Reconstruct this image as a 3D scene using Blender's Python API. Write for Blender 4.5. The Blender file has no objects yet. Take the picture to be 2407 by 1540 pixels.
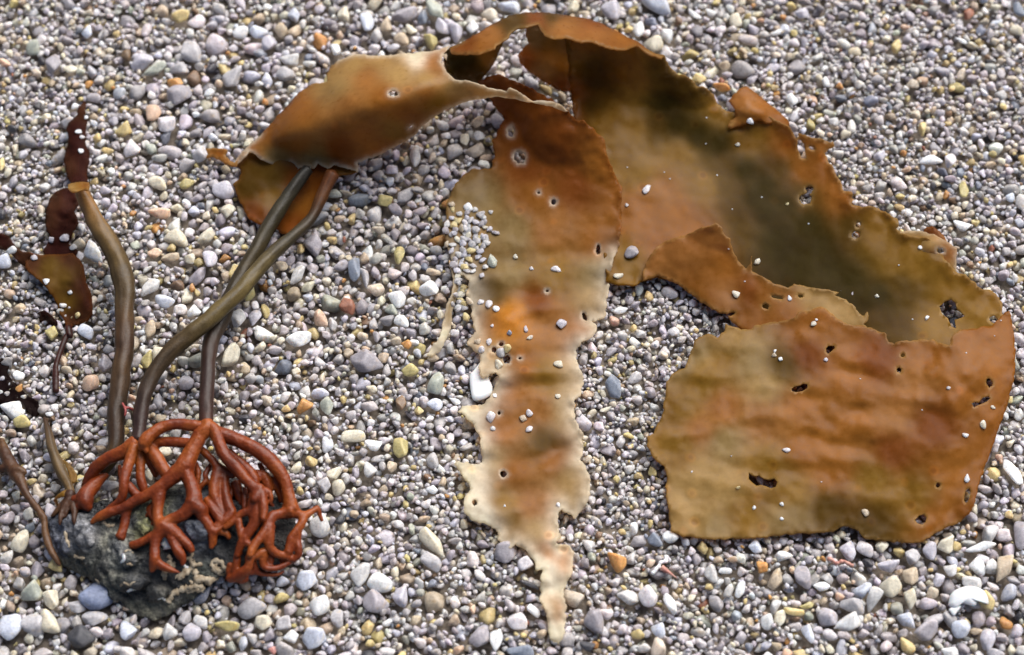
import bpy, bmesh, math, random
import numpy as np
from mathutils import Vector, Matrix, Euler
from mathutils.bvhtree import BVHTree
from mathutils.geometry import delaunay_2d_cdt

rng = np.random.default_rng(7)
random.seed(7)
SC = bpy.context.scene
COL = SC.collection

# ------------------------------------------------------------------ camera
PXW, PXH = 2407.0, 1540.0            # drawing units: a photo-wide frame of 2407 units across
WIDTH = 0.40                          # metres of beach across the frame
S = WIDTH / PXW                       # metres per unit
LENS, SENSOR = 70.0, 36.0
TILT = math.radians(28)
DIST = WIDTH * LENS / SENSOR
cam_d = bpy.data.cameras.new("camera")
cam = bpy.data.objects.new("camera", cam_d)
COL.objects.link(cam)
cam_d.lens = LENS
cam_d.sensor_width = SENSOR
cam_d.sensor_fit = 'HORIZONTAL'
cam_d.clip_start = 0.01
cam_d.clip_end = 200
cam.location = (0, -DIST * math.sin(TILT), DIST * math.cos(TILT))
cam.rotation_euler = (TILT, 0, 0)
cam_d.dof.use_dof = True
cam_d.dof.focus_distance = DIST - 0.012
cam_d.dof.aperture_fstop = 7.0
SC.camera = cam

# ------------------------------------------------------------------ light
SUN_EL, SUN_AZ = math.radians(47), math.radians(32)    # azimuth from +Y (up in the picture) towards +X
world = bpy.data.worlds.new("World")
SC.world = world
world.use_nodes = True
wn = world.node_tree
sky = wn.nodes.new('ShaderNodeTexSky')
sky.sky_type = 'NISHITA'
sky.sun_disc = False
sky.sun_elevation = SUN_EL
sky.sun_rotation = SUN_AZ
sky.air_density = 1.0
sky.dust_density = 4.0
sky.ozone_density = 1.0
bg = wn.nodes['Background']
bg.inputs['Strength'].default_value = 0.07
wn.links.new(sky.outputs[0], bg.inputs[0])
sun_d = bpy.data.lights.new("sun", 'SUN')
sun_d.energy = 3.4
sun_d.angle = math.radians(58)
sun_d.color = (1.0, 0.98, 0.96)
sun = bpy.data.objects.new("sun", sun_d)
COL.objects.link(sun)
sdir = Vector((math.sin(SUN_AZ) * math.cos(SUN_EL), math.cos(SUN_AZ) * math.cos(SUN_EL), math.sin(SUN_EL)))
sun.rotation_euler = sdir.to_track_quat('Z', 'Y').to_euler()
sun.location = sdir * 3
SC.view_settings.view_transform = 'Standard'
SC.view_settings.look = 'None'
SC.view_settings.gamma = 1
SC.view_settings.exposure = 0.48
SC.cycles.use_denoising = True
SC.cycles.max_bounces = 8
SC.cycles.transparent_max_bounces = 8

# ------------------------------------------------------------------ maths helpers
CAM = np.array(cam.location)
FWD = np.array([0, math.sin(TILT), -math.cos(TILT)])
UPV = np.array([0, math.cos(TILT), math.sin(TILT)])
RGT = np.array([1.0, 0, 0])
KK = SENSOR / LENS / PXW


def ray(u, v):
    u = np.asarray(u, float); v = np.asarray(v, float)
    return FWD + RGT * ((u - PXW / 2) * KK)[..., None] - UPV * ((v - PXH / 2) * KK)[..., None]


def P3(u, v, z):
    """the spot of the beach at height z (in drawing units) that is seen at (u, v); metres"""
    d = ray(u, v)
    t = (np.asarray(z, float) * S - CAM[2]) / d[..., 2]
    return CAM + d * t[..., None]


def proj(p):
    q = np.asarray(p) - CAM
    w = q @ FWD
    return q @ RGT / w / KK + PXW / 2, -(q @ UPV) / w / KK + PXH / 2


ZOOM = {'0': (0, 0, 1), '1': (0, 0, .3335), '2': (802.7, 0, .3335), '3': (1605.6, 0, .3335),
        '4': (0, 513.6, .3335), '5': (802.7, 513.6, .3335), '6': (1605.6, 513.6, .3335),
        '7': (0, 1027.4, .3335), '8': (802.7, 1027.4, .3335), '9': (1605.6, 1027.4, .3335),
        'A': (88.1, 963.7, .17096), 'B': (411.3, 963.7, .17096), 'C': (88.1, 1204.6, .17096),
        'D': (411.3, 1145.8, .17096), 'E': (0, 822.6, .3283), 'F': (0, 223.3, .3894)}


def Z(k, x, y):
    a, b, f = ZOOM[k]
    return a + x * f, b + y * f


_perm = rng.random((256, 256))


def vnoise(x, y):
    xi = np.floor(x).astype(int); yi = np.floor(y).astype(int)
    fx = x - xi; fy = y - yi
    fx = fx * fx * (3 - 2 * fx); fy = fy * fy * (3 - 2 * fy)
    g = lambda i, j: _perm[i & 255, j & 255]
    return ((g(xi, yi) * (1 - fx) + g(xi + 1, yi) * fx) * (1 - fy) + (g(xi, yi + 1) * (1 - fx) + g(xi + 1, yi + 1) * fx) * fy) * 2 - 1


def fbm(x, y, n=3):
    s = 0; a = 1
    for i in range(n):
        s = s + a * vnoise(x * 2 ** i + 17.3 * i, y * 2 ** i + 5.1 * i); a *= .5
    return s


def rbf(ctrl, c=60.0):
    ctrl = np.array(ctrl, float)
    p, z = ctrl[:, :2], ctrl[:, 2:]
    n = len(p)
    phi = lambda d2: np.sqrt(d2 + c * c) / 100
    A = phi(((p[:, None] - p[None]) ** 2).sum(-1))
    M = np.zeros((n + 3, n + 3)); M[:n, :n] = A + 1e-4 * np.eye(n)
    Pm = np.c_[np.ones(n), p / 1000]
    M[:n, n:] = Pm; M[n:, :n] = Pm.T
    w = np.linalg.solve(M, np.r_[z, np.zeros((3, z.shape[1]))])

    def f(u, v):
        q = np.c_[u, v]
        out = np.zeros((len(q), z.shape[1]))
        for i in range(0, len(q), 20000):
            k = q[i:i + 20000]
            out[i:i + 20000] = phi(((k[:, None] - p[None]) ** 2).sum(-1)) @ w[:n] + np.c_[np.ones(len(k)), k / 1000] @ w[n:]
        return out
    return f


def idw(ctrl, pw=3.8):
    p = np.array([c[:2] for c in ctrl], float)
    z = np.array([c[2] for c in ctrl], float)

    def f(u, v):
        q = np.c_[u, v]
        out = np.zeros((len(q), z.shape[1]))
        for i in range(0, len(q), 20000):
            k = q[i:i + 20000]
            w = 1 / (((k[:, None] - p[None]) ** 2).sum(-1) + 300) ** (pw / 2)
            out[i:i + 20000] = (w @ z) / w.sum(1)[:, None]
        return out
    return f


def catmull(pts, step):
    """dense samples along a Catmull-Rom spline through rows of pts"""
    pts = np.array(pts, float)
    if len(pts) == 2:
        pts = np.array([pts[0], (pts[0] + pts[1]) / 2, pts[1]])
    q = np.vstack([2 * pts[0] - pts[1], pts, 2 * pts[-1] - pts[-2]])
    out = []
    for i in range(1, len(q) - 2):
        L = np.linalg.norm(q[i + 1][:2] - q[i][:2])
        n = max(2, int(L / step))
        t = np.linspace(0, 1, n, endpoint=False)[:, None]
        out.append(.5 * (2 * q[i] + (q[i + 1] - q[i - 1]) * t + (2 * q[i - 1] - 5 * q[i] + 4 * q[i + 1] - q[i + 2]) * t ** 2
                         + (3 * q[i] - q[i - 1] - 3 * q[i + 1] + q[i + 2]) * t ** 3))
    return np.vstack(out + [pts[-1:]])


# ------------------------------------------------------------------ object helpers
def mesh_from(name, verts, faces=None, smooth=True, loops=None):
    """verts (n,3), faces (m,3|4) int array or list"""
    me = bpy.data.meshes.new(name)
    if isinstance(faces, np.ndarray):
        n, k = len(faces), faces.shape[1]
        me.vertices.add(len(verts))
        me.vertices.foreach_set('co', np.ascontiguousarray(verts, np.float32).ravel())
        me.loops.add(n * k)
        me.loops.foreach_set('vertex_index', np.ascontiguousarray(faces, np.int32).ravel())
        me.polygons.add(n)
        me.polygons.foreach_set('loop_start', np.arange(0, n * k, k, dtype=np.int32))
        me.polygons.foreach_set('loop_total', np.full(n, k, np.int32))
        me.update(calc_edges=True)
    else:
        me.from_pydata([tuple(v) for v in verts], [], [tuple(f) for f in faces])
    me.polygons.foreach_set('use_smooth', np.full(len(me.polygons), smooth))
    me.update()
    return me


def add_obj(name, me, m=None, parent=None):
    o = bpy.data.objects.new(name, me)
    COL.objects.link(o)
    if m is not None:
        me.materials.clear(); me.materials.append(m)
    if parent is not None:
        o.parent = parent
    return o


def tag(o, label=None, cat=None, group=None, kind=None):
    for k, v in (('label', label), ('category', cat), ('group', group), ('kind', kind)):
        if v: o[k] = v
    return o


def set_col(me, rgb, name='tint'):
    a = me.attributes.new(name, 'FLOAT_COLOR', 'POINT')
    rgb = np.asarray(rgb, np.float32)
    if rgb.ndim == 1: rgb = np.tile(rgb, (len(me.vertices), 1))
    a.data.foreach_set('color', np.c_[rgb, np.ones(len(rgb), np.float32)].astype(np.float32).ravel())


def thing(name, loc, label, cat, group=None):
    o = bpy.data.objects.new(name, None)
    COL.objects.link(o)
    o.empty_display_size = .01
    tag(o, label, cat, group)
    return o


# ------------------------------------------------------------------ materials
def nodes(name):
    m = bpy.data.materials.new(name)
    m.use_nodes = True
    nt = m.node_tree
    return m, nt, nt.nodes['Principled BSDF'], nt.nodes['Material Output']


def N(nt, t, **kw):
    n = nt.nodes.new(t)
    for k, v in kw.items():
        if k in n.inputs: n.inputs[k].default_value = v
        else: setattr(n, k, v)
    return n


def tex(nt, scale, detail=3, rough=.55, kind='ShaderNodeTexNoise'):
    co = N(nt, 'ShaderNodeTexCoord')
    n = nt.nodes.new(kind)
    n.inputs['Scale'].default_value = scale
    if kind == 'ShaderNodeTexNoise':
        n.inputs['Detail'].default_value = detail
        n.inputs['Roughness'].default_value = rough
    nt.links.new(co.outputs['Object'], n.inputs['Vector'])
    return n


def ramp(nt, src, stops):
    r = N(nt, 'ShaderNodeValToRGB')
    e = r.color_ramp.elements
    while len(e) < len(stops): e.new(.5)
    for el, (p, c) in zip(e, stops):
        el.position = p
        el.color = (c, c, c, 1) if isinstance(c, (int, float)) else (*c, 1)
    nt.links.new(src, r.inputs['Fac'])
    return r


def mul(nt, a, b, fac=1.0, mode='MULTIPLY'):
    n = N(nt, 'ShaderNodeMix', data_type='RGBA', blend_type=mode)
    n.inputs['Factor'].default_value = fac
    nt.links.new(a, n.inputs['A']); nt.links.new(b, n.inputs['B'])
    return n.outputs['Result']


def bump(nt, src, bsdf, strength, dist):
    b = N(nt, 'ShaderNodeBump')
    b.inputs['Strength'].default_value = strength
    b.inputs['Distance'].default_value = dist
    nt.links.new(src, b.inputs['Height'])
    nt.links.new(b.outputs['Normal'], bsdf.inputs['Normal'])
    return b


def mat_grain(name, sss=True):
    m, nt, bs, out = nodes(name)
    at = N(nt, 'ShaderNodeAttribute', attribute_name='tint')
    n1 = tex(nt, 900, 4, .6)                       # cloudy veins inside a grain
    c1 = ramp(nt, n1.outputs['Fac'], [(.3, .72), (.5, 1.0), (.72, 1.2)])
    col = mul(nt, at.outputs['Color'], c1.outputs['Color'])
    n2 = tex(nt, 2600, 2, .5)                      # dark mineral flecks
    c2 = ramp(nt, n2.outputs['Fac'], [(.30, .35), (.36, 1.0)])
    col = mul(nt, col, c2.outputs['Color'], .8)
    n4 = tex(nt, 420, 2, .5)                       # iron stain
    c4 = ramp(nt, n4.outputs['Fac'], [(.58, (1, 1, 1)), (.78, (1.0, .80, .50))])
    col = mul(nt, col, c4.outputs['Color'], .6)
    nt.links.new(col, bs.inputs['Base Color'])
    n3 = tex(nt, 1500, 3, .6)
    r3 = ramp(nt, n3.outputs['Fac'], [(.3, .30), (.7, .62)])
    nt.links.new(r3.outputs['Color'], bs.inputs['Roughness'])
    bs.inputs['Specular IOR Level'].default_value = .45
    if sss:
        bs.inputs['Subsurface Weight'].default_value = 1.0
        bs.inputs['Subsurface Radius'].default_value = (1, .9, .8)
        bs.inputs['Subsurface Scale'].default_value = .0026
    bump(nt, n1.outputs['Fac'], bs, .35, .0006)
    return m


def mat_blade(name, transl=.44, rough=.33):
    m, nt, bs, out = nodes(name)
    at = N(nt, 'ShaderNodeAttribute', attribute_name='tint')
    n1 = tex(nt, 70, 2.2, .5)
    c1 = ramp(nt, n1.outputs['Fac'], [(.28, (.84, .79, .72)), (.5, (1, 1, 1)), (.75, (1.1, 1.12, 1.15))])
    col = mul(nt, at.outputs['Color'], c1.outputs['Color'])
    n2 = tex(nt, 420, 3, .6)
    c2 = ramp(nt, n2.outputs['Fac'], [(.3, (.88, .84, .78)), (.7, (1.07, 1.08, 1.10))])
    col = mul(nt, col, c2.outputs['Color'], .8)
    vo = tex(nt, 75, kind='ShaderNodeTexVoronoi')    # scattered rust freckles
    c3 = ramp(nt, vo.outputs['Distance'], [(.0, (.8, .62, .45)), (.07, (.9, .7, .5)), (.12, (1.35, 1.2, 1.0)), (.20, (1, 1, 1))])
    col = mul(nt, col, c3.outputs['Color'], .55)
    nt.links.new(col, bs.inputs['Base Color'])
    r = ramp(nt, n2.outputs['Fac'], [(.3, rough - .08), (.7, rough + .12)])
    nt.links.new(r.outputs['Color'], bs.inputs['Roughness'])
    bw = N(nt, 'ShaderNodeRGBToBW')
    nt.links.new(at.outputs['Color'], bw.inputs[0])
    sp = ramp(nt, bw.outputs[0], [(.03, .02), (.16, .20)])      # dark olive tint is matt, pale amber tint slick
    nt.links.new(sp.outputs['Color'], bs.inputs['Specular IOR Level'])
    b = bump(nt, n1.outputs['Fac'], bs, .09, .0014)
    tr = N(nt, 'ShaderNodeBsdfTranslucent')
    warm = N(nt, 'ShaderNodeMix', data_type='RGBA', blend_type='MULTIPLY')
    warm.inputs['Factor'].default_value = 1
    warm.inputs['B'].default_value = (1.2, 1.08, .92, 1)
    nt.links.new(col, warm.inputs['A'])
    nt.links.new(warm.outputs['Result'], tr.inputs['Color'])
    nt.links.new(b.outputs['Normal'], tr.inputs['Normal'])
    mx = N(nt, 'ShaderNodeMixShader')
    mx.inputs[0].default_value = transl
    nt.links.new(bs.outputs[0], mx.inputs[1]); nt.links.new(tr.outputs[0], mx.inputs[2])
    th = N(nt, 'ShaderNodeAttribute', attribute_name='thin')
    tp = N(nt, 'ShaderNodeBsdfTransparent')
    nt.links.new(warm.outputs['Result'], tp.inputs['Color'])
    lite = N(nt, 'ShaderNodeMix', data_type='RGBA')
    lite.inputs['Factor'].default_value = .5
    nt.links.new(warm.outputs['Result'], lite.inputs['A']); lite.inputs['B'].default_value = (1, .97, .9, 1)
    nt.links.new(lite.outputs['Result'], tp.inputs['Color'])
    m2 = N(nt, 'ShaderNodeMixShader')
    nt.links.new(th.outputs['Fac'], m2.inputs[0])
    nt.links.new(mx.outputs[0], m2.inputs[1]); nt.links.new(tp.outputs[0], m2.inputs[2])
    nt.links.new(m2.outputs[0], out.inputs['Surface'])
    return m


def mat_stalk(name, ramp_cols, rough=.42, scale=60, sss=.15):
    """leathery stalk: tint attribute when given, with streaks and fine pitting"""
    m, nt, bs, out = nodes(name)
    n1 = tex(nt, scale, 4, .6)
    if ramp_cols is None:
        at = N(nt, 'ShaderNodeAttribute', attribute_name='tint')
        c1 = ramp(nt, n1.outputs['Fac'], [(.3, (.72, .66, .6)), (.7, (1.2, 1.15, 1.1))])
        col = mul(nt, at.outputs['Color'], c1.outputs['Color'])
    else:
        col = ramp(nt, n1.outputs['Fac'], ramp_cols).outputs['Color']
    n2 = tex(nt, 1400, 3, .6)
    c2 = ramp(nt, n2.outputs['Fac'], [(.35, (.75, .72, .7)), (.6, (1.1, 1.1, 1.1))])
    col = mul(nt, col, c2.outputs['Color'], .8)
    nt.links.new(col, bs.inputs['Base Color'])
    r = ramp(nt, n2.outputs['Fac'], [(.3, rough - .08), (.7, rough + .14)])
    nt.links.new(r.outputs['Color'], bs.inputs['Roughness'])
    bs.inputs['Specular IOR Level'].default_value = .3
    bump(nt, n2.outputs['Fac'], bs, .25, .0005)
    return m


def mat_rock(name):
    m, nt, bs, out = nodes(name)
    n1 = tex(nt, 75, 8, .72)
    n1.inputs['Distortion'].default_value = .8
    c1 = ramp(nt, n1.outputs['Fac'], [(.34, (.05, .055, .07)), (.43, (.30, .32, .36)), (.51, (.72, .72, .70)), (.60, (1.1, 1.1, 1.1)), (.73, (2.0, 1.95, 1.8))])
    at = N(nt, 'ShaderNodeAttribute', attribute_name='tint')
    col = mul(nt, c1.outputs['Color'], at.outputs['Color'])
    n2 = tex(nt, 600, 4, .6)
    c2 = ramp(nt, n2.outputs['Fac'], [(.34, .30), (.5, .9), (.66, 1.6)])
    col = mul(nt, col, c2.outputs['Color'], .95)
    nt.links.new(col, bs.inputs['Base Color'])
    r = ramp(nt, n1.outputs['Fac'], [(.35, .22), (.65, .6)])
    nt.links.new(r.outputs['Color'], bs.inputs['Roughness'])
    bump(nt, n2.outputs['Fac'], bs, .9, .0016)
    return m


def mat_plain(name, c0, c1, scale=300, rough=.5, bmp=.3, sss=0):
    m, nt, bs, out = nodes(name)
    n1 = tex(nt, scale, 4, .6)
    r = ramp(nt, n1.outputs['Fac'], [(.3, c0), (.7, c1)])
    nt.links.new(r.outputs['Color'], bs.inputs['Base Color'])
    bs.inputs['Roughness'].default_value = rough
    if sss:
        bs.inputs['Subsurface Weight'].default_value = sss
        bs.inputs['Subsurface Scale'].default_value = .001
    bump(nt, n1.outputs['Fac'], bs, bmp, .0006)
    return m


M_GRAVEL = mat_grain("sand_grains")
M_PEB = mat_grain("pebble_stone")
M_BLADE = mat_blade("kelp_blade")
M_FROND = mat_blade("red_frond", .10, .5)
M_STIPE = mat_stalk("kelp_stipe", None, scale=90)
M_ROOT = mat_stalk("holdfast_root", [(.25, (.065, .010, .004)), (.48, (.175, .030, .005)), (.75, (.36, .095, .014))], rough=.38, scale=55)
M_ROOTB = mat_stalk("brown_root", [(.25, (.02, .008, .005)), (.5, (.06, .024, .010)), (.75, (.15, .075, .03))], scale=60)
M_ROCK = mat_rock("wet_rock")
M_CRUST = mat_plain("shell_crust", (.20, .14, .08), (.5, .42, .30), 500, .7, .6)
M_SHELL = mat_plain("white_shell", (.72, .73, .74), (.84, .84, .83), 160, .38, .1, .2)
M_BED = mat_plain("damp_sand", (.11, .085, .06), (.28, .23, .18), 500, .8, .8)

# ------------------------------------------------------------------ ground sheet
g = add_obj('ground', mesh_from('ground', np.array([(-12, -12, 0), (12, -12, 0), (12, 12, 0), (-12, 12, 0)], float), np.array([[0, 1, 2, 3]])), M_BED)
g.location.z = -26 * S
tag(g, kind='structure')

# ------------------------------------------------------------------ pebble shapes
def ico(n):
    bm = bmesh.new()
    bmesh.ops.create_icosphere(bm, subdivisions=n, radius=1)
    v = np.array([x.co[:] for x in bm.verts]); f = np.array([[q.index for q in p.verts] for p in bm.faces])
    bm.free()
    return v, f


ICO = {n: ico(n) for n in (2, 3, 4)}


def pebble_params(r, rnd):
    k = r.integers(8, 14)
    i = np.arange(k) + .5
    ph = np.arccos(1 - 2 * i / k); th = math.pi * (1 + 5 ** .5) * i
    n = np.c_[np.cos(th) * np.sin(ph), np.sin(th) * np.sin(ph), np.cos(ph)] + r.normal(0, .28, (k, 3))
    n /= np.linalg.norm(n, axis=1)[:, None]
    return n, r.uniform(.73, 1.0, k), rnd, r.normal(0, 1, (6, 3)) * 1.7, r.uniform(0, 6.28, 6)


def pebble_unit(par, v, lump=.05):
    n, d, p, kf, kp = par
    a = np.maximum(v @ n.T, 0) / d
    rr = (a ** p).sum(1) ** (-1 / p)
    rr = rr * (1 + lump * np.sin(v @ kf.T + kp).sum(1) / 2.4)
    q = v * rr[:, None]
    return q / np.abs(q).max(0)


_ps = np.random.default_rng(11)
PARAMS = [pebble_params(_ps, _ps.uniform(4, 12)) for _ in range(56)]
POOL = {n: [pebble_unit(p, ICO[n][0]) for p in PARAMS] for n in (2, 3)}


def rotm(yaw, tilt=0, tdir=0):
    return np.array(Matrix.Rotation(yaw, 3, 'Z') @ Matrix.Rotation(tilt, 3, Vector((math.cos(tdir), math.sin(tdir), 0))))


PAL = {'w': (.78, .78, .77), 'W': (.88, .88, .87), 'bw': (.62, .65, .73), 'g': (.47, .455, .465), 'l': (.54, .52, .57),
       'm': (.38, .355, .38), 'c': (.66, .61, .49), 'y': (.62, .50, .25), 'Y': (.50, .43, .20), 't': (.52, .43, .32),
       'o': (.55, .29, .10), 'p': (.64, .46, .34), 'r': (.30, .13, .08), 'b': (.24, .16, .10), 'd': (.07, .07, .08),
       's': (.25, .28, .34), 'gg': (.42, .44, .38), 'pk': (.52, .25, .22), 'k': (.60, .59, .58), 'lp': (.68, .64, .65), 'bl': (.24, .28, .40)}

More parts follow.
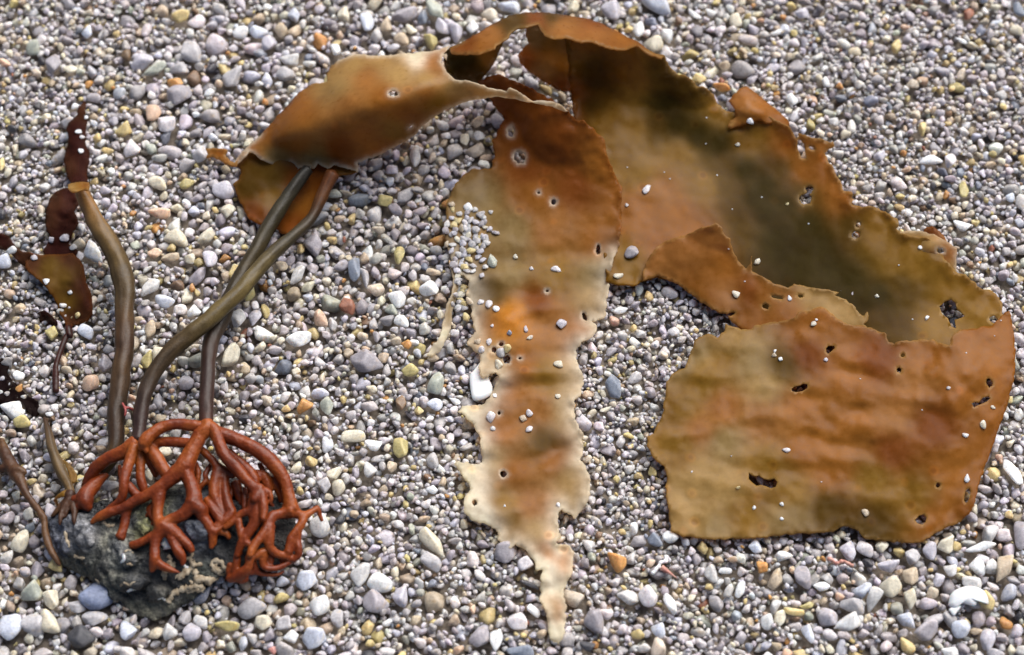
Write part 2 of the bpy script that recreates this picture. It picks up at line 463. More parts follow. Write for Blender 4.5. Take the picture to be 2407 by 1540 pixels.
# ------------------------------------------------------------------ pebbles one can point to:  zoom x y w h angle colour | label
PEBBLES = '''
1 620 230 112 112 0 bw|round bluish white pebble highest on the left, above the red frond's tip
1 1360 378 172 195 0 g|large round pale grey pebble left of the rolled blade, above the small orange pebble
1 1000 440 185 135 -30 l|tilted lavender grey pebble touching the left of the large round pale one
1 1255 665 205 185 10 m|large dull mauve pebble with the small orange pebble at its upper rim
1 1235 580 135 75 5 o|small orange pebble half hidden above the large dull mauve pebble
1 1632 545 150 195 18 g|upright grey white oval pebble with a crease, left of the rolled blade
1 1088 502 215 92 -24 gg|long green grey speckled pebble below the large round pale one
1 1262 490 160 105 10 g|blotchy grey pebble just above the small orange pebble
1 1480 657 95 62 -32 W|bright white chip right of the large dull mauve pebble
1 1180 870 155 150 0 lp|pale pinkish white pebble with a yellow heart below the dull mauve pebble
1 868 922 145 112 -15 y|ochre and grey oval pebble right of the red frond
1 1080 800 135 150 10 p|pinkish tan pebble left below the large dull mauve pebble
1 370 452 145 175 0 m|mauve pebble with a faint red line, above left of the red frond
1 925 1055 140 140 -20 lp|pale three cornered pebble right of the red frond's widest leaf
1 1575 1350 175 140 8 l|smooth lavender oval pebble beside the left edge of the blade's base
1 1602 1485 115 112 0 c|round yellowish grey pebble under the left edge of the blade's base
1 1108 1290 170 112 28 c|long cream pebble between the cut stalk and the blade's base
1 1315 1297 120 88 -35 Y|small yellow grey pear shaped pebble left of the lavender oval
1 1262 128 145 132 20 y|cream yellow pebble at the top, above the large round pale grey one
1 1985 210 112 132 22 t|upright tan grey pebble above the rolled blade, near the top edge
1 2042 420 165 105 18 k|smooth pale bean shaped pebble above left of the rolled blade
1 2012 525 165 118 18 g|grey oval pebble below the bean shaped one, left of the rolled blade
1 2078 112 105 115 -20 bw|bluish white rounded pebble near the top edge, left of the arch
1 1890 312 128 128 0 l|round lavender pebble left above the bean shaped pebble
1 1690 230 125 110 30 w|white wedge shaped pebble above the upright creased pebble
1 1812 225 130 130 -40 bw|tilted bluish white pebble right of the white wedge
1 2372 352 92 135 0 w|upright white pebble touching the top of the rolled blade's left end
1 8 1152 62 130 0 y|yellow cream pebble cut by the left edge of the frame
1 56 1222 60 82 20 c|small creamy yellow pebble next to the one at the left frame edge
1 528 748 66 58 -30 W|white chip at the very tip of the red frond
1 232 335 115 155 12 gg|greenish grey upright pebble in the fine sand, far upper left
1 1412 1095 120 140 0 g|round grey pebble left of the blade's little torn tip
1 1072 1052 105 118 0 gg|pale greenish grey pebble below the pale pinkish one with a yellow heart
1 1120 1500 170 105 28 p|smooth peach tan oval pebble right of the cut stalk's top
1 500 490 120 70 -10 c|cream flat chip above the red frond's tip
2 440 108 205 158 8 m|large mauve grey speckled oval pebble at the top left of the arch
2 182 160 122 172 0 bw|glassy white upright pebble left of the large mauve grey oval
2 655 70 120 215 -32 gg|long green grey pebble slanting at the top, left of the arch
2 1195 42 225 125 0 bw|large smooth bluish white pebble at the top edge above the arch
2 2215 25 275 172 28 bw|largest bluish white wedge pebble at the top edge, right of the arch
2 1902 65 165 188 20 l|lavender grey upright pebble at the top edge right of the arch
2 815 235 145 165 0 l|rounded lavender pebble behind the left of the arch's crest
2 712 190 105 160 -15 l|narrow lavender pebble left of the rounded one behind the arch
2 920 195 105 108 0 w|small white pebble behind the crest of the arch
2 640 300 142 130 0 Y|marbled yellow green round pebble touching the arch's left shoulder
2 422 272 132 105 10 t|tan knobbly pebble below the large mauve grey oval
2 490 218 112 76 28 c|small cream chip below the large mauve grey oval
2 2092 212 92 128 0 w|small white egg shaped pebble behind the arch's right shoulder
2 2300 242 132 142 15 W|bright white rounded pebble behind the arch's right shoulder
2 2200 318 145 132 0 c|orange cream pebble touching the arch's right shoulder
2 312 182 98 142 0 t|upright tan grey pebble between the glassy white and mauve grey ones
2 18 102 105 135 0 c|cream pebble at the top, above the rolled blade
2 570 130 75 130 10 s|slate blue upright pebble right of the large mauve grey oval
2 952 872 92 118 18 t|angular tan block in the shade under the arch
2 868 980 72 108 8 c|small three sided cream chip in the shade under the arch
2 518 1105 80 165 -5 k|long pale upright pebble in the shade under the rolled blade
2 310 1412 128 108 20 Y|angular yellow tan pebble in the shade under the rolled blade
2 718 885 130 95 10 k|pale blocky pebble in the shade, left of the tan block
2 1110 862 130 135 0 m|mauve pebble under the hanging blade's top
2 962 960 95 72 30 k|small grey white pebble right below the tan block
2 1345 590 160 120 25 g|grey pebble seen through the gap behind the arch
3 370 142 102 145 4 c|smooth upright cream oval pebble at the upper right
3 200 98 102 82 10 k|grey white pebble left of the smooth upright cream oval
3 665 228 112 55 -30 W|bright white flat chip at the upper right
3 838 92 118 102 0 l|lavender pebble with an orange rusty edge near the top edge
3 272 612 142 78 18 o|brown orange pebble beside the wide blade's upper edge
3 112 558 112 88 8 y|yellow cream pebble beside the wide blade's upper edge
3 292 460 88 92 0 t|rusty tan pebble above the brown orange one
3 2012 98 88 112 12 r|dull red pebble near the upper right corner
3 2362 62 98 138 0 s|grey blue pebble in the upper right corner
3 2352 212 105 102 0 c|cream pebble below the grey blue one in the corner
3 1742 1128 178 72 -9 W|bright white bar shaped shell bit right of the wide blade
3 1062 856 88 88 20 k|round grey white pebble right of the blade's torn curl
3 2258 750 62 62 0 y|small yellow pebble at the far right, upper part
3 1103 606 58 50 0 o|small orange pebble right of the blade's upper edge, alone in grey sand
3 1976 1335 76 142 -6 Y|upright olive yellow oval pebble at the right
3 1682 902 82 125 -8 y|yellow grey upright pebble above the bright white bar
3 1962 285 105 38 32 W|thin white splinter at the upper right
3 766 702 78 115 -25 w|white chip above the blade's torn curl
3 1005 580 62 85 -18 w|small white oval pebble right of the small orange one
3 1505 325 78 118 18 y|pale yellow upright pebble in the upper right sand
3 72 98 48 150 -40 w|white stick shaped shell bit behind the arch's right shoulder
3 1382 1102 92 92 0 l|round lavender pebble left of the bright white bar
3 1875 1130 105 112 10 lp|pinkish grey pebble at the right end of the bright white bar
3 1432 275 68 55 0 c|cream pebble above the pale yellow upright one
3 2245 1135 62 62 0 c|little cream ball right of the pinkish grey pebble
4 28 302 118 132 10 bw|large bluish white pebble at the left frame edge under the frond's arm
4 1240 135 188 125 5 c|large cream grey oval pebble left of the crossing stalks
4 1450 132 138 118 -10 c|yellow cream rounded pebble right of the large cream grey oval
4 1082 246 130 78 -14 p|peach coloured pebble below the large cream grey oval
4 1198 278 135 90 12 t|tan grey pebble right of the peach coloured one
4 1482 288 120 142 0 l|smooth lavender white pebble left of the crossing stalks
4 1340 284 80 92 0 c|small white cream pebble left of the smooth lavender white one
4 1055 492 180 98 -42 k|slanting grey white pebble right of the cut stalk
4 1148 582 158 108 38 bw|lavender white slanting pebble below the slanting grey one
4 1362 660 112 88 -12 W|brightest white rough pebble between the cut stalk and crossing stalks
4 608 792 122 122 0 bw|pale bluish rounded pebble under the red frond's lower end
4 368 812 115 105 0 Y|olive tan round pebble left under the red frond's lower end
4 640 1155 128 138 12 p|peach tan heart shaped pebble left of the cut stalk's lower half
4 92 1338 192 142 10 w|large white speckled pebble at the left edge beside the dark weed
4 132 1112 100 76 28 W|smooth white pebble above the small peach one at the left edge
4 130 1200 66 60 10 o|small peach orange pebble above the large white speckled one
4 152 1432 132 105 0 Y|tan olive pebble just below the large white speckled one
4 1625 992 205 150 -42 c|large cream oval pebble with specks beside the right stalk
4 2092 865 195 138 5 w|large sparkling white crystal pebble right of the stalks
4 2255 702 100 135 -10 p|pinkish cream egg shaped pebble above right of the white crystal
4 2218 190 160 185 -10 m|large mauve pebble below the blade's base
4 2290 180 60 55 0 k|small pale pebble on the large mauve one below the blade's base
4 2142 1328 135 98 -28 o|rust orange pebble with a pale tail right of the stalks
4 2300 1312 95 158 -12 gg|pale blue green egg shaped pebble right of the rust orange one
4 1792 697 102 128 8 l|smooth lavender upright pebble right of the crossing stalks
4 1990 338 100 82 0 t|tan pebble right of the upper crossing stalk
4 1665 395 100 140 15 y|yellow pebble just left behind the crossing stalks
4 1750 520 110 140 10 Y|olive yellow pebble just right behind the crossing stalks
4 1055 782 88 122 0 t|orange tan upright pebble right of the cut stalk
4 645 235 122 205 -28 w|rough whitish pebble squeezed between the red frond and cut stalk
4 1670 700 130 150 0 k|grey white pebble touching the right stalk at the crossing
4 1120 950 105 125 12 c|cream grey upright pebble between the cut stalk and middle stalk
4 1035 1000 85 140 0 Y|olive brown upright pebble right of the cut stalk's lower half
4 740 1030 110 130 0 m|mauve brown pebble touching the left of the cut stalk
4 2095 400 90 160 35 k|pale leaning pebble between the stalks and the large mauve pebble
5 88 360 112 200 8 s|long slate blue pebble in the open sand left of the hanging blade
5 615 500 142 122 8 W|bright white rounded pebble left of the hanging blade
5 172 420 82 155 -6 g|upright grey pebble right of the long slate blue one
5 392 560 138 132 35 w|creamy white three cornered pebble left of the bright white rounded one
5 420 720 122 90 8 w|smooth white oval pebble below the creamy white three cornered one
5 350 642 102 76 8 gg|square greenish white pebble above the smooth white oval
5 50 628 130 120 15 r|red brown pebble in the open sand left of the hanging blade
5 172 1020 250 172 8 m|largest mauve grey pebble in the open sand left of the hanging blade
5 662 1165 118 185 18 gg|speckled green grey upright pebble left of the white shell
5 665 1312 115 92 -30 bw|bluish white oval pebble below the speckled green grey one
5 488 1078 122 92 -14 Y|olive yellow shiny pebble left of the speckled green grey one
5 465 892 72 76 -20 o|small orange pebble above the olive yellow shiny one
5 412 1300 92 118 0 b|brown pebble below the olive yellow shiny one
5 1962 650 108 64 -30 w|white bar shaped pebble right of the hanging blade
5 1915 1190 118 172 -18 s|blue grey crystal pebble between the hanging blade and the front fold
5 800 1285 95 46 28 w|thin white pebble just below the white shell
5 545 1360 70 62 0 y|yellow ringed pebble left of the hanging blade's torn lobe
5 85 1530 190 115 -22 c|large cream oval pebble beside the bright white bean, lower middle
5 405 255 85 150 0 Y|olive pebble in the shade left of the grain covered blade edge
5 640 380 130 60 15 t|tan flat pebble above the bright white rounded one
5 1860 1345 92 42 -22 c|cream splinter right of the hanging blade, below the crystal pebble
8 232 66 132 96 -5 W|bright white bean shaped pebble in the lower middle sand
8 412 78 142 155 24 Y|olive yellow smooth pebble right of the bright white bean
8 355 200 72 102 0 t|tan upright pebble under the olive yellow smooth one
8 640 742 120 225 -33 c|long cream pebble slanting left of the hanging blade's tail
8 642 890 175 105 24 g|speckled grey pebble below the long slanting cream one
8 138 958 128 172 40 k|pale grey oval pebble in the lower middle, left side
8 258 1032 195 148 28 w|whitish crystal pebble with yellow flecks, lower middle
8 235 1165 172 158 0 m|mauve crystal pebble below the whitish crystal one
8 422 1122 112 142 10 l|lavender five sided pebble right of the mauve crystal one
8 1092 1420 98 165 14 w|white egg shaped pebble near the bottom, left of the blade's tail tip
8 982 1402 128 175 18 m|grey mauve pebble left of the white egg near the bottom
8 1290 892 122 102 10 lp|mottled pinkish white pebble touching the blade's narrow tail
8 1330 1038 142 38 26 d|dark slate stick lying left of the blade's narrow tail
8 1960 890 172 128 4 o|round orange brown pebble between the tail and the front fold
8 2204 722 92 118 -15 s|blue grey pebble left below the front fold
8 2330 712 130 100 -8 w|white rounded pebble tucked under the front fold's lower left corner
8 2308 1172 82 160 -24 w|white bar pebble at the bottom, right of the tail
8 2015 1130 155 92 22 k|pale angular pebble right of the blade's tail, near the bottom
8 2165 1135 130 150 -15 lp|mauve pink pebble left of the white bar near the bottom
8 1360 1232 120 62 28 W|white angular chip touching the blade's narrow tail
8 1240 1302 132 130 -20 lp|pale pebble left of the tail's tip, below the white chip
8 1280 1512 225 95 0 s|blue grey crystal pebble cut by the bottom edge under the tail
8 1782 1290 152 152 20 m|mauve round pebble right of the tail's tip
8 2242 1362 112 112 0 bw|bluish white pebble near the bottom, below the white bar
8 1740 1482 112 82 0 d|black pebble near the bottom edge right of the tail's tip
8 640 375 86 54 -8 W|small white block above the long slanting cream pebble
8 195 245 112 118 25 k|translucent pale pebble left of the tan upright one
8 1150 815 165 150 10 m|brownish mauve pebble under the torn edge above the tail
7 690 1130 235 255 15 bl|blue mottled stone jammed under the holdfast rock
7 1768 1205 200 148 -24 g|large pale grey pebble right below the holdfast rock
7 1848 1307 128 100 14 c|cream grey rounded pebble below the large pale grey one
7 1588 1338 185 88 16 Y|speckled olive cream oval pebble right of the holdfast rock's foot
7 1352 1388 142 128 34 l|lavender speckled egg below the holdfast rock
7 1415 1308 128 76 40 k|pale slanting pebble directly below the holdfast rock's right foot
7 895 1380 132 142 22 bw|pale lavender pebble directly below the holdfast rock
7 78 1345 175 195 0 bw|large bluish white pebble at the bottom left edge
7 228 1322 152 150 0 g|grey pebble right of the bottom left bluish white one
7 360 1142 132 132 10 c|cream grey three cornered pebble left below the holdfast rock
7 222 1098 160 152 0 gg|greenish cream pebble left of the cream grey three cornered one
7 338 1302 132 175 -20 c|long cream pebble below the cream grey three cornered one
7 568 1420 195 165 0 d|blackish pebble near the bottom left
7 1260 346 72 72 0 w|small round white pebble caught inside the holdfast roots
7 1160 106 112 95 5 c|six sided cream pebble behind the holdfast's top
7 1460 390 50 72 0 W|bright white tooth shaped chip caught in the holdfast roots
7 765 340 165 78 6 g|flat grey pebble lodged in the holdfast's left roots
7 1050 260 58 105 -14 c|small long cream pebble behind the holdfast's left roots
7 2352 248 115 95 -32 c|pointed cream shell chip right of the holdfast
7 2290 342 112 112 0 g|round grey pebble below the pointed cream chip
7 2385 352 95 125 0 c|yellow white pebble right of the round grey one beside the holdfast
7 2150 1012 150 138 20 bw|lavender white block right below the holdfast roots
7 2258 640 145 165 0 k|frosty pale pebble right of the holdfast's hooked root
7 140 735 118 180 24 c|cream pebble with a pit at the left edge of the rock
7 2250 1192 138 128 0 w|sparkling white pebble lower right of the holdfast
7 2000 1312 125 112 30 g|glassy grey pebble below the sparkling white one
7 2060 1410 118 88 -22 w|cream white block below the glassy grey pebble
7 2205 1412 165 150 30 bw|pale lavender angular pebble right of the cream white block
7 1922 1500 62 58 8 pk|small pink brown pebble at the bottom below the cream white block
7 2375 1275 85 130 0 g|pale grey upright pebble right of the glassy grey one
7 1192 1380 108 112 -30 k|kidney shaped pale pebble below the rock
7 545 1190 130 100 10 g|grey pebble touching the blue mottled stone's left side
7 660 1275 190 105 6 g|broad grey pebble under the blue mottled stone
7 390 900 100 90 0 y|yellowish pebble left of the rock
9 990 1055 130 74 -12 W|bright white oval pebble below the front fold
9 1165 1312 185 112 -10 w|rough white pebble with grey pits below the front fold
9 1190 1182 165 118 5 g|sugary grey crystal pebble above the rough white one
9 1345 1128 92 215 20 k|long greyish white pebble right of the sugary grey crystal
9 1462 1062 152 130 -12 c|pale cream pebble with a dot, right of the long greyish white one
9 1605 1140 100 138 8 c|smooth cream egg right of the pale cream dotted pebble
9 1580 1280 132 140 -10 bw|bluish white striped pebble below the smooth cream egg
9 2150 1165 110 150 -20 y|yellow cream pebble leaning on the large white shell
9 1852 762 112 145 30 c|cream grey egg below the front fold's right corner
9 1742 792 108 132 32 l|lavender egg left of the cream grey egg under the fold
9 1605 970 118 150 14 t|beige blocky pebble below the front fold
9 1162 792 112 145 4 l|round lavender pebble just below the front fold's lower edge
9 1285 785 125 118 0 lp|pale pinkish pebble right of the round lavender one under the fold
9 1398 770 98 85 0 c|cream brown pebble touching the front fold's lower edge
9 690 832 155 84 22 w|white pebble with a green dot below the front fold
9 560 922 112 82 34 o|tan orange smooth pebble below the front fold
9 652 1002 88 165 14 t|tall beige grey pebble right of the tan orange one
9 507 768 95 118 -20 bw|bluish white egg just under the front fold's lower left
9 396 1085 70 128 16 w|white leaf shaped pebble left of the tall beige grey one
9 885 1382 80 145 -10 bw|bluish white speckled pebble near the bottom, below the front fold
9 790 1230 155 58 8 y|cream orange long pebble in the lower right sand
9 875 1185 108 48 -16 Y|yellow rod shaped pebble above the cream orange long one
9 595 1312 92 115 10 w|white rounded pebble near the bottom in the lower right sand
9 680 1275 85 112 14 c|cream yellow pebble right of the white rounded one near the bottom
9 640 1190 102 105 0 k|pale grey ball above the white rounded one near the bottom
9 2150 680 145 150 0 k|translucent pale pebble right of the front fold's corner
9 2110 778 240 66 -14 w|flat white shell bar right below the front fold's corner
9 2072 905 108 142 -6 w|white cream upright pebble below the flat white shell bar
9 2185 910 105 130 40 k|grey white wedge right of the white cream upright pebble
9 2262 925 130 215 32 t|large beige translucent pebble at the right frame edge
9 2318 245 98 215 -32 w|bone white long pebble right of the front fold
9 2392 690 110 215 10 m|large mauve pebble cut by the right frame edge
9 2035 1030 138 108 14 k|grey pebble with a dark spot above the large white shell
9 1955 1360 150 135 -18 bw|pale bluish wedge left below the large white shell
9 1580 1210 1 1 0 g|
9 1985 1390 1 1 0 g|
9 1590 1482 140 112 25 y|yellow cream angular pebble at the bottom edge, lower right
9 1885 1512 125 85 10 w|white pebble at the bottom edge below the large white shell
9 2145 1425 112 155 0 l|lavender glassy pebble below the large white shell
9 1700 1385 185 165 0 m|large glassy mauve pebble left below the large white shell
9 1450 905 150 92 -5 l|lavender spotted long pebble below the front fold's right half
9 1605 840 120 110 0 g|grey blocky pebble below the lavender egg
9 1890 940 110 95 22 k|pale tan pebble left of the white cream upright one
9 1805 1005 76 110 28 l|small lavender egg left of the pale tan pebble
9 840 985 105 170 -10 m|mauve crystal pebble in the sand below the front fold
9 195 955 88 145 0 k|pale glassy upright pebble, lower middle right
9 300 940 100 52 -12 w|small white long pebble right of the pale glassy upright one
9 1480 1500 1 1 0 g|
6 1970 60 142 92 8 w|white flat pebble right of the blade's orange curl
6 2290 1280 80 52 10 y|yellow cream pebble right of the front fold's outer edge
'''


def parse_pebbles():
    out = []
    for ln in PEBBLES.strip().splitlines():
        a, lab = ln.split('|')
        k, x, y, w, h, ang, col = a.split()
        if float(w) < 5: continue
        f = ZOOM[k][2]
        u, v = Z(k, float(x), float(y))
        out.append((u, v, float(w) * f / 2, float(h) * f / 2, float(ang), col, lab))
    return out


PEB = parse_pebbles()
PEB.append((1128, 902, 28, 40, 0, None, 'shell'))      # footprint of the white shell under the hanging blade

# ------------------------------------------------------------------ sand: drop grains one by one onto what lies there
CX0, CX1, CY0, CY1 = -1900, 1900, -1500, 1750          # ground area in units
CELL = 2.5
GW, GH = int((CX1 - CX0) / CELL), int((CY1 - CY0) / CELL)
H = np.full((GH, GW), -26.0)
ID = np.full((GH, GW), -1, np.int32)
_kern = {}


def kern(r):
    n = max(1, int(round(r / CELL * 2)))       # half-cell radius bins
    if n not in _kern:
        rr = n / 2
        m = int(math.ceil(rr))
        yy, xx = np.mgrid[-m:m + 1, -m:m + 1]
        d2 = (xx ** 2 + yy ** 2) / rr ** 2
        _kern[n] = (m, np.sqrt(np.clip(1 - d2, 0, 1)), d2 >= 1)
    return _kern[n]


def fit(gx, gy, r, c):
    m, k, o = kern(r)
    if gx < m or gy < m or gx >= GW - m - 1 or gy >= GH - m - 1: return None
    w = H[gy - m:gy + m + 1, gx - m:gx + m + 1] + k * c
    return w[~o].max()


def put(gx, gy, r, c, zc, i):
    m, k, o = kern(r)
    if gx < m or gy < m or gx >= GW - m or gy >= GH - m: return
    sl = (slice(gy - m, gy + m + 1), slice(gx - m, gx + m + 1))
    top = np.where(o, -1e9, zc + k * c)
    b = top > H[sl]
    H[sl][b] = top[b]
    ID[sl][b] = i


SIZE = idw([(a, b, (r,)) for a, b, r in [
    (250, 100, 13), (100, 300, 9.5), (500, 250, 15), (400, 420, 13), (250, 600, 11), (900, 50, 19), (1100, 60, 20), (1700, 60, 14), (2000, 100, 10.5),
    (2300, 100, 11.5), (2100, 300, 10), (2330, 420, 11.5), (700, 600, 14), (550, 700, 14), (900, 450, 17), (1000, 350, 17), (100, 650, 9), (120, 850, 9.5),
    (700, 850, 12.5), (950, 750, 13.5), (900, 950, 11.5), (1450, 800, 9.5), (1500, 1000, 9), (1450, 1150, 9.5), (1000, 1150, 10), (800, 1300, 10.5),
    (1000, 1400, 11.5), (200, 1450, 17), (600, 1450, 14), (1300, 1450, 10.5), (1700, 1400, 10.5), (2000, 1400, 14.5), (2300, 1350, 17), (2300, 1150, 14),
    (1250, 150, 15), (100, 1000, 11), (60, 1300, 14), (2300, 800, 12), (1250, 650, 11), (1900, 900, 11)]])

grains = []          # x, y, z, r, c, seed
for (u, v, a, b, ang, col, lab) in PEB:
    r = math.sqrt(a * b); c = min(a, b) * .8
    p = P3(u, v, r * .18) / S
    gx, gy = int((p[0] - CX0) / CELL), int((p[1] - CY0) / CELL)
    th = -math.radians(ang) + (math.pi / 2 if b > a else 0)
    sp = max(a, b) - min(a, b)
    for q in (-.8, 0, .8):
        put(int(gx + q * sp * math.cos(th) / CELL), int(gy + q * sp * math.sin(th) / CELL), min(a, b) * .74, c, -c * .25, -2)

drop = np.random.default_rng(3)
NTRY = 122000
X = drop.uniform(CX0 + 40, CX1 - 40, NTRY); Y = drop.uniform(CY0 + 40, CY1 - 40, NTRY)
uu, vv = proj(np.c_[X, Y, np.zeros(NTRY)] * S)
base_r = SIZE(uu, vv)[:, 0]
inside = (uu > -60) & (uu < PXW + 60) & (vv > -60) & (vv < PXH + 60)
R = np.clip(base_r * np.exp(drop.normal(-.05, .34, NTRY)), 5.0, 36)
R *= .9
R[NTRY // 2:] *= .8
R[NTRY * 2 // 3:] = np.clip(R[NTRY * 2 // 3:] * .6, 3.8, 6.5)
R[~inside] *= 1.35
FL = drop.uniform(.55, .9, NTRY)
JIT = drop.normal(0, 2.5, NTRY)
OFF = drop.normal(0, 1.0, (NTRY, 4, 2))
for i in range(NTRY):
    r = R[i]; c = r * FL[i]
    best = None
    for k in range(4 if inside[i] else 2):
        gx = int((X[i] + OFF[i, k, 0] * r * .9 - CX0) / CELL); gy = int((Y[i] + OFF[i, k, 1] * r * .9 - CY0) / CELL)
        zc = fit(gx, gy, r * .9, c)
        if zc is not None and (best is None or zc < best[0]): best = (zc, gx, gy)
    if best is None: continue
    zc, gx, gy = best
    zc -= c * .22
    if zc > -c * .35 + JIT[i]: continue
    put(gx, gy, r, c, zc, len(grains))
    grains.append(((gx + .5) * CELL + CX0, (gy + .5) * CELL + CY0, zc, r, c))
grains = np.array(grains)
seen = np.bincount(ID[ID >= 0].ravel(), minlength=len(grains))
keep = seen * CELL ** 2 > 8
print('grains', len(grains), 'kept', keep.sum())
grains = grains[keep]
seen = seen[keep]

gr = np.random.default_rng(5)
keys = ['g', 'l', 'm', 'k', 'w', 'lp', 'bw', 'c', 'y', 't', 'gg', 's', 'd', 'o', 'r', 'b', 'p', 'Y']
wts = np.array([16, 15, 9, 20, 6, 11, 4, 10, 3.2, 6, 2.6, 1.4, 1.3, .7, .25, .9, .9, 1.4]); wts /= wts.sum()
VV, FF, CC = [], [], []
off = 0
for (x, y, z, r, c) in grains:
    n = 3 if r > 8.5 else 2
    q = POOL[n][gr.integers(56)]
    e = gr.uniform(1.0, 1.32)
    q = q * np.array([r * e, r / e, c]) @ rotm(gr.uniform(0, 6.28), gr.normal(0, .28), gr.uniform(0, 6.28)).T
    VV.append(q * 1.02 + (x, y, z))
    FF.append(ICO[n][1] + off)
    off += len(q)
    base = np.array(PAL[keys[gr.choice(len(keys), p=wts)]]) * (1.02, .985, .975) * gr.uniform(.6, 1.06) * (1 + gr.normal(0, .02, 3))
    CC.append(np.tile(np.clip(base, .01, .88), (len(q), 1)))
me = mesh_from('gravel', np.vstack(VV) * S, np.vstack(FF))
set_col(me, np.vstack(CC))
gv = add_obj('gravel', me, M_GRAVEL)
tag(gv, 'loose bed of grey, white and tan beach sand grains', 'gravel', kind='stuff')
del VV, FF, CC


def pebble_obj(name, u, v, a, b, ang, col, zc, tilt=.12, c=None, n=4, m=M_PEB, P=None, at=None, nrm=None, r=gr):
    """one stone: half-sizes a, b seen in the picture, long axis turned by ang degrees"""
    par = PARAMS[r.integers(56)] if P is None else P
    q = pebble_unit(par, ICO[n][0], .045)
    ca = c if c is not None else min(a, b) * r.uniform(.7, .85)
    # b is foreshortened by the tilted view; undo what the flat part loses
    q = q * np.array([a, b * 1.06, ca])
    q = q @ np.array(Matrix.Rotation(-math.radians(ang), 3, 'Z')).T
    q = q @ rotm(0, r.normal(0, tilt), r.uniform(0, 6.28)).T
    if nrm is not None:
        q = q @ np.array(Vector((0, 0, 1)).rotation_difference(Vector(nrm)).to_matrix()).T
    me = mesh_from(name, q * S, ICO[n][1])
    base = np.array(PAL[col]) * r.uniform(.92, 1.08) * (.8 if name == 'sand_grain' and col not in 'wW' else 1)
    set_col(me, np.clip(base, .01, .9))
    o = add_obj(name, me, m)
    o.location = P3(u, v, zc) if at is None else at
    return o


pr = np.random.default_rng(21)
for (u, v, a, b, ang, col, lab) in PEB:
    if col is None: continue
    o = pebble_obj('pebble', u, v, a, b, ang, col, min(a, b) * .12, r=pr)
    tag(o, lab, 'pebble', 'pebbles lying in the sand')

# ------------------------------------------------------------------ kelp blades
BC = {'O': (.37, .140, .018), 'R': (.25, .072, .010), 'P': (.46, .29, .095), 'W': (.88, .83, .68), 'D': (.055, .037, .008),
      'Y': (.31, .160, .018), 'G': (.34, .225, .080), 'B': (.66, .275, .030), 'K': (.41, .175, .038), 'E': (.125, .066, .009),
      'M': (.034, .009, .007), 'N': (.072, .027, .013), 'X': (.010, .005, .005)}
RAYMESH = []
LIFT = 1.3            # how much higher the arches stand than first drawn


def rough_outline(poly, amp, step=3.0, seed=0):
    """outline with small tears and nibbles between the given corners"""
    r = np.random.default_rng(seed)
    out = []
    n = len(poly)
    s = 0.0
    for i in range(n):
        a = np.array(poly[i], float); b = np.array(poly[(i + 1) % n], float)
        L = np.linalg.norm(b - a)
        if L < 1e-6: continue
        m = max(1, int(L / step))
        nn = np.array([-(b - a)[1], (b - a)[0]]) / L
        for t in np.arange(m) / m:
            w = math.sin(math.pi * t)
            d = amp * (fbm(np.array([s * .09 + seed * 9.7]), np.array([seed * 3.3]), 3)[0]) * (.35 + .65 * w) if t > 0 else 0
            out.append(a + (b - a) * t + nn * d)
            s += L / m
    return np.array(out)


def in_poly(q, poly):
    x, y = q[:, 0], q[:, 1]
    res = np.zeros(len(q), bool)
    j = len(poly) - 1
    for i in range(len(poly)):
        xi, yi = poly[i]; xj, yj = poly[j]
        c = ((yi > y) != (yj > y))
        with np.errstate(divide='ignore', invalid='ignore'):
            c &= x < (xj - xi) * (y - yi) / (yj - yi + 1e-12) + xi
        res ^= c
        j = i
    return res


def blob(u, v, a, b, ang=0, n=14, seed=0):
    r = np.random.default_rng(seed + int(u * 7 + v * 13))
    t = np.linspace(0, 2 * math.pi, n, endpoint=False)
    k = 1 + r.normal(0, .10, n)
    x, y = a * k * np.cos(t), b * k * np.sin(t)
    c, s = math.cos(math.radians(ang)), math.sin(math.radians(ang))
    return np.c_[u + x * c - y * s, v + x * s + y * c]


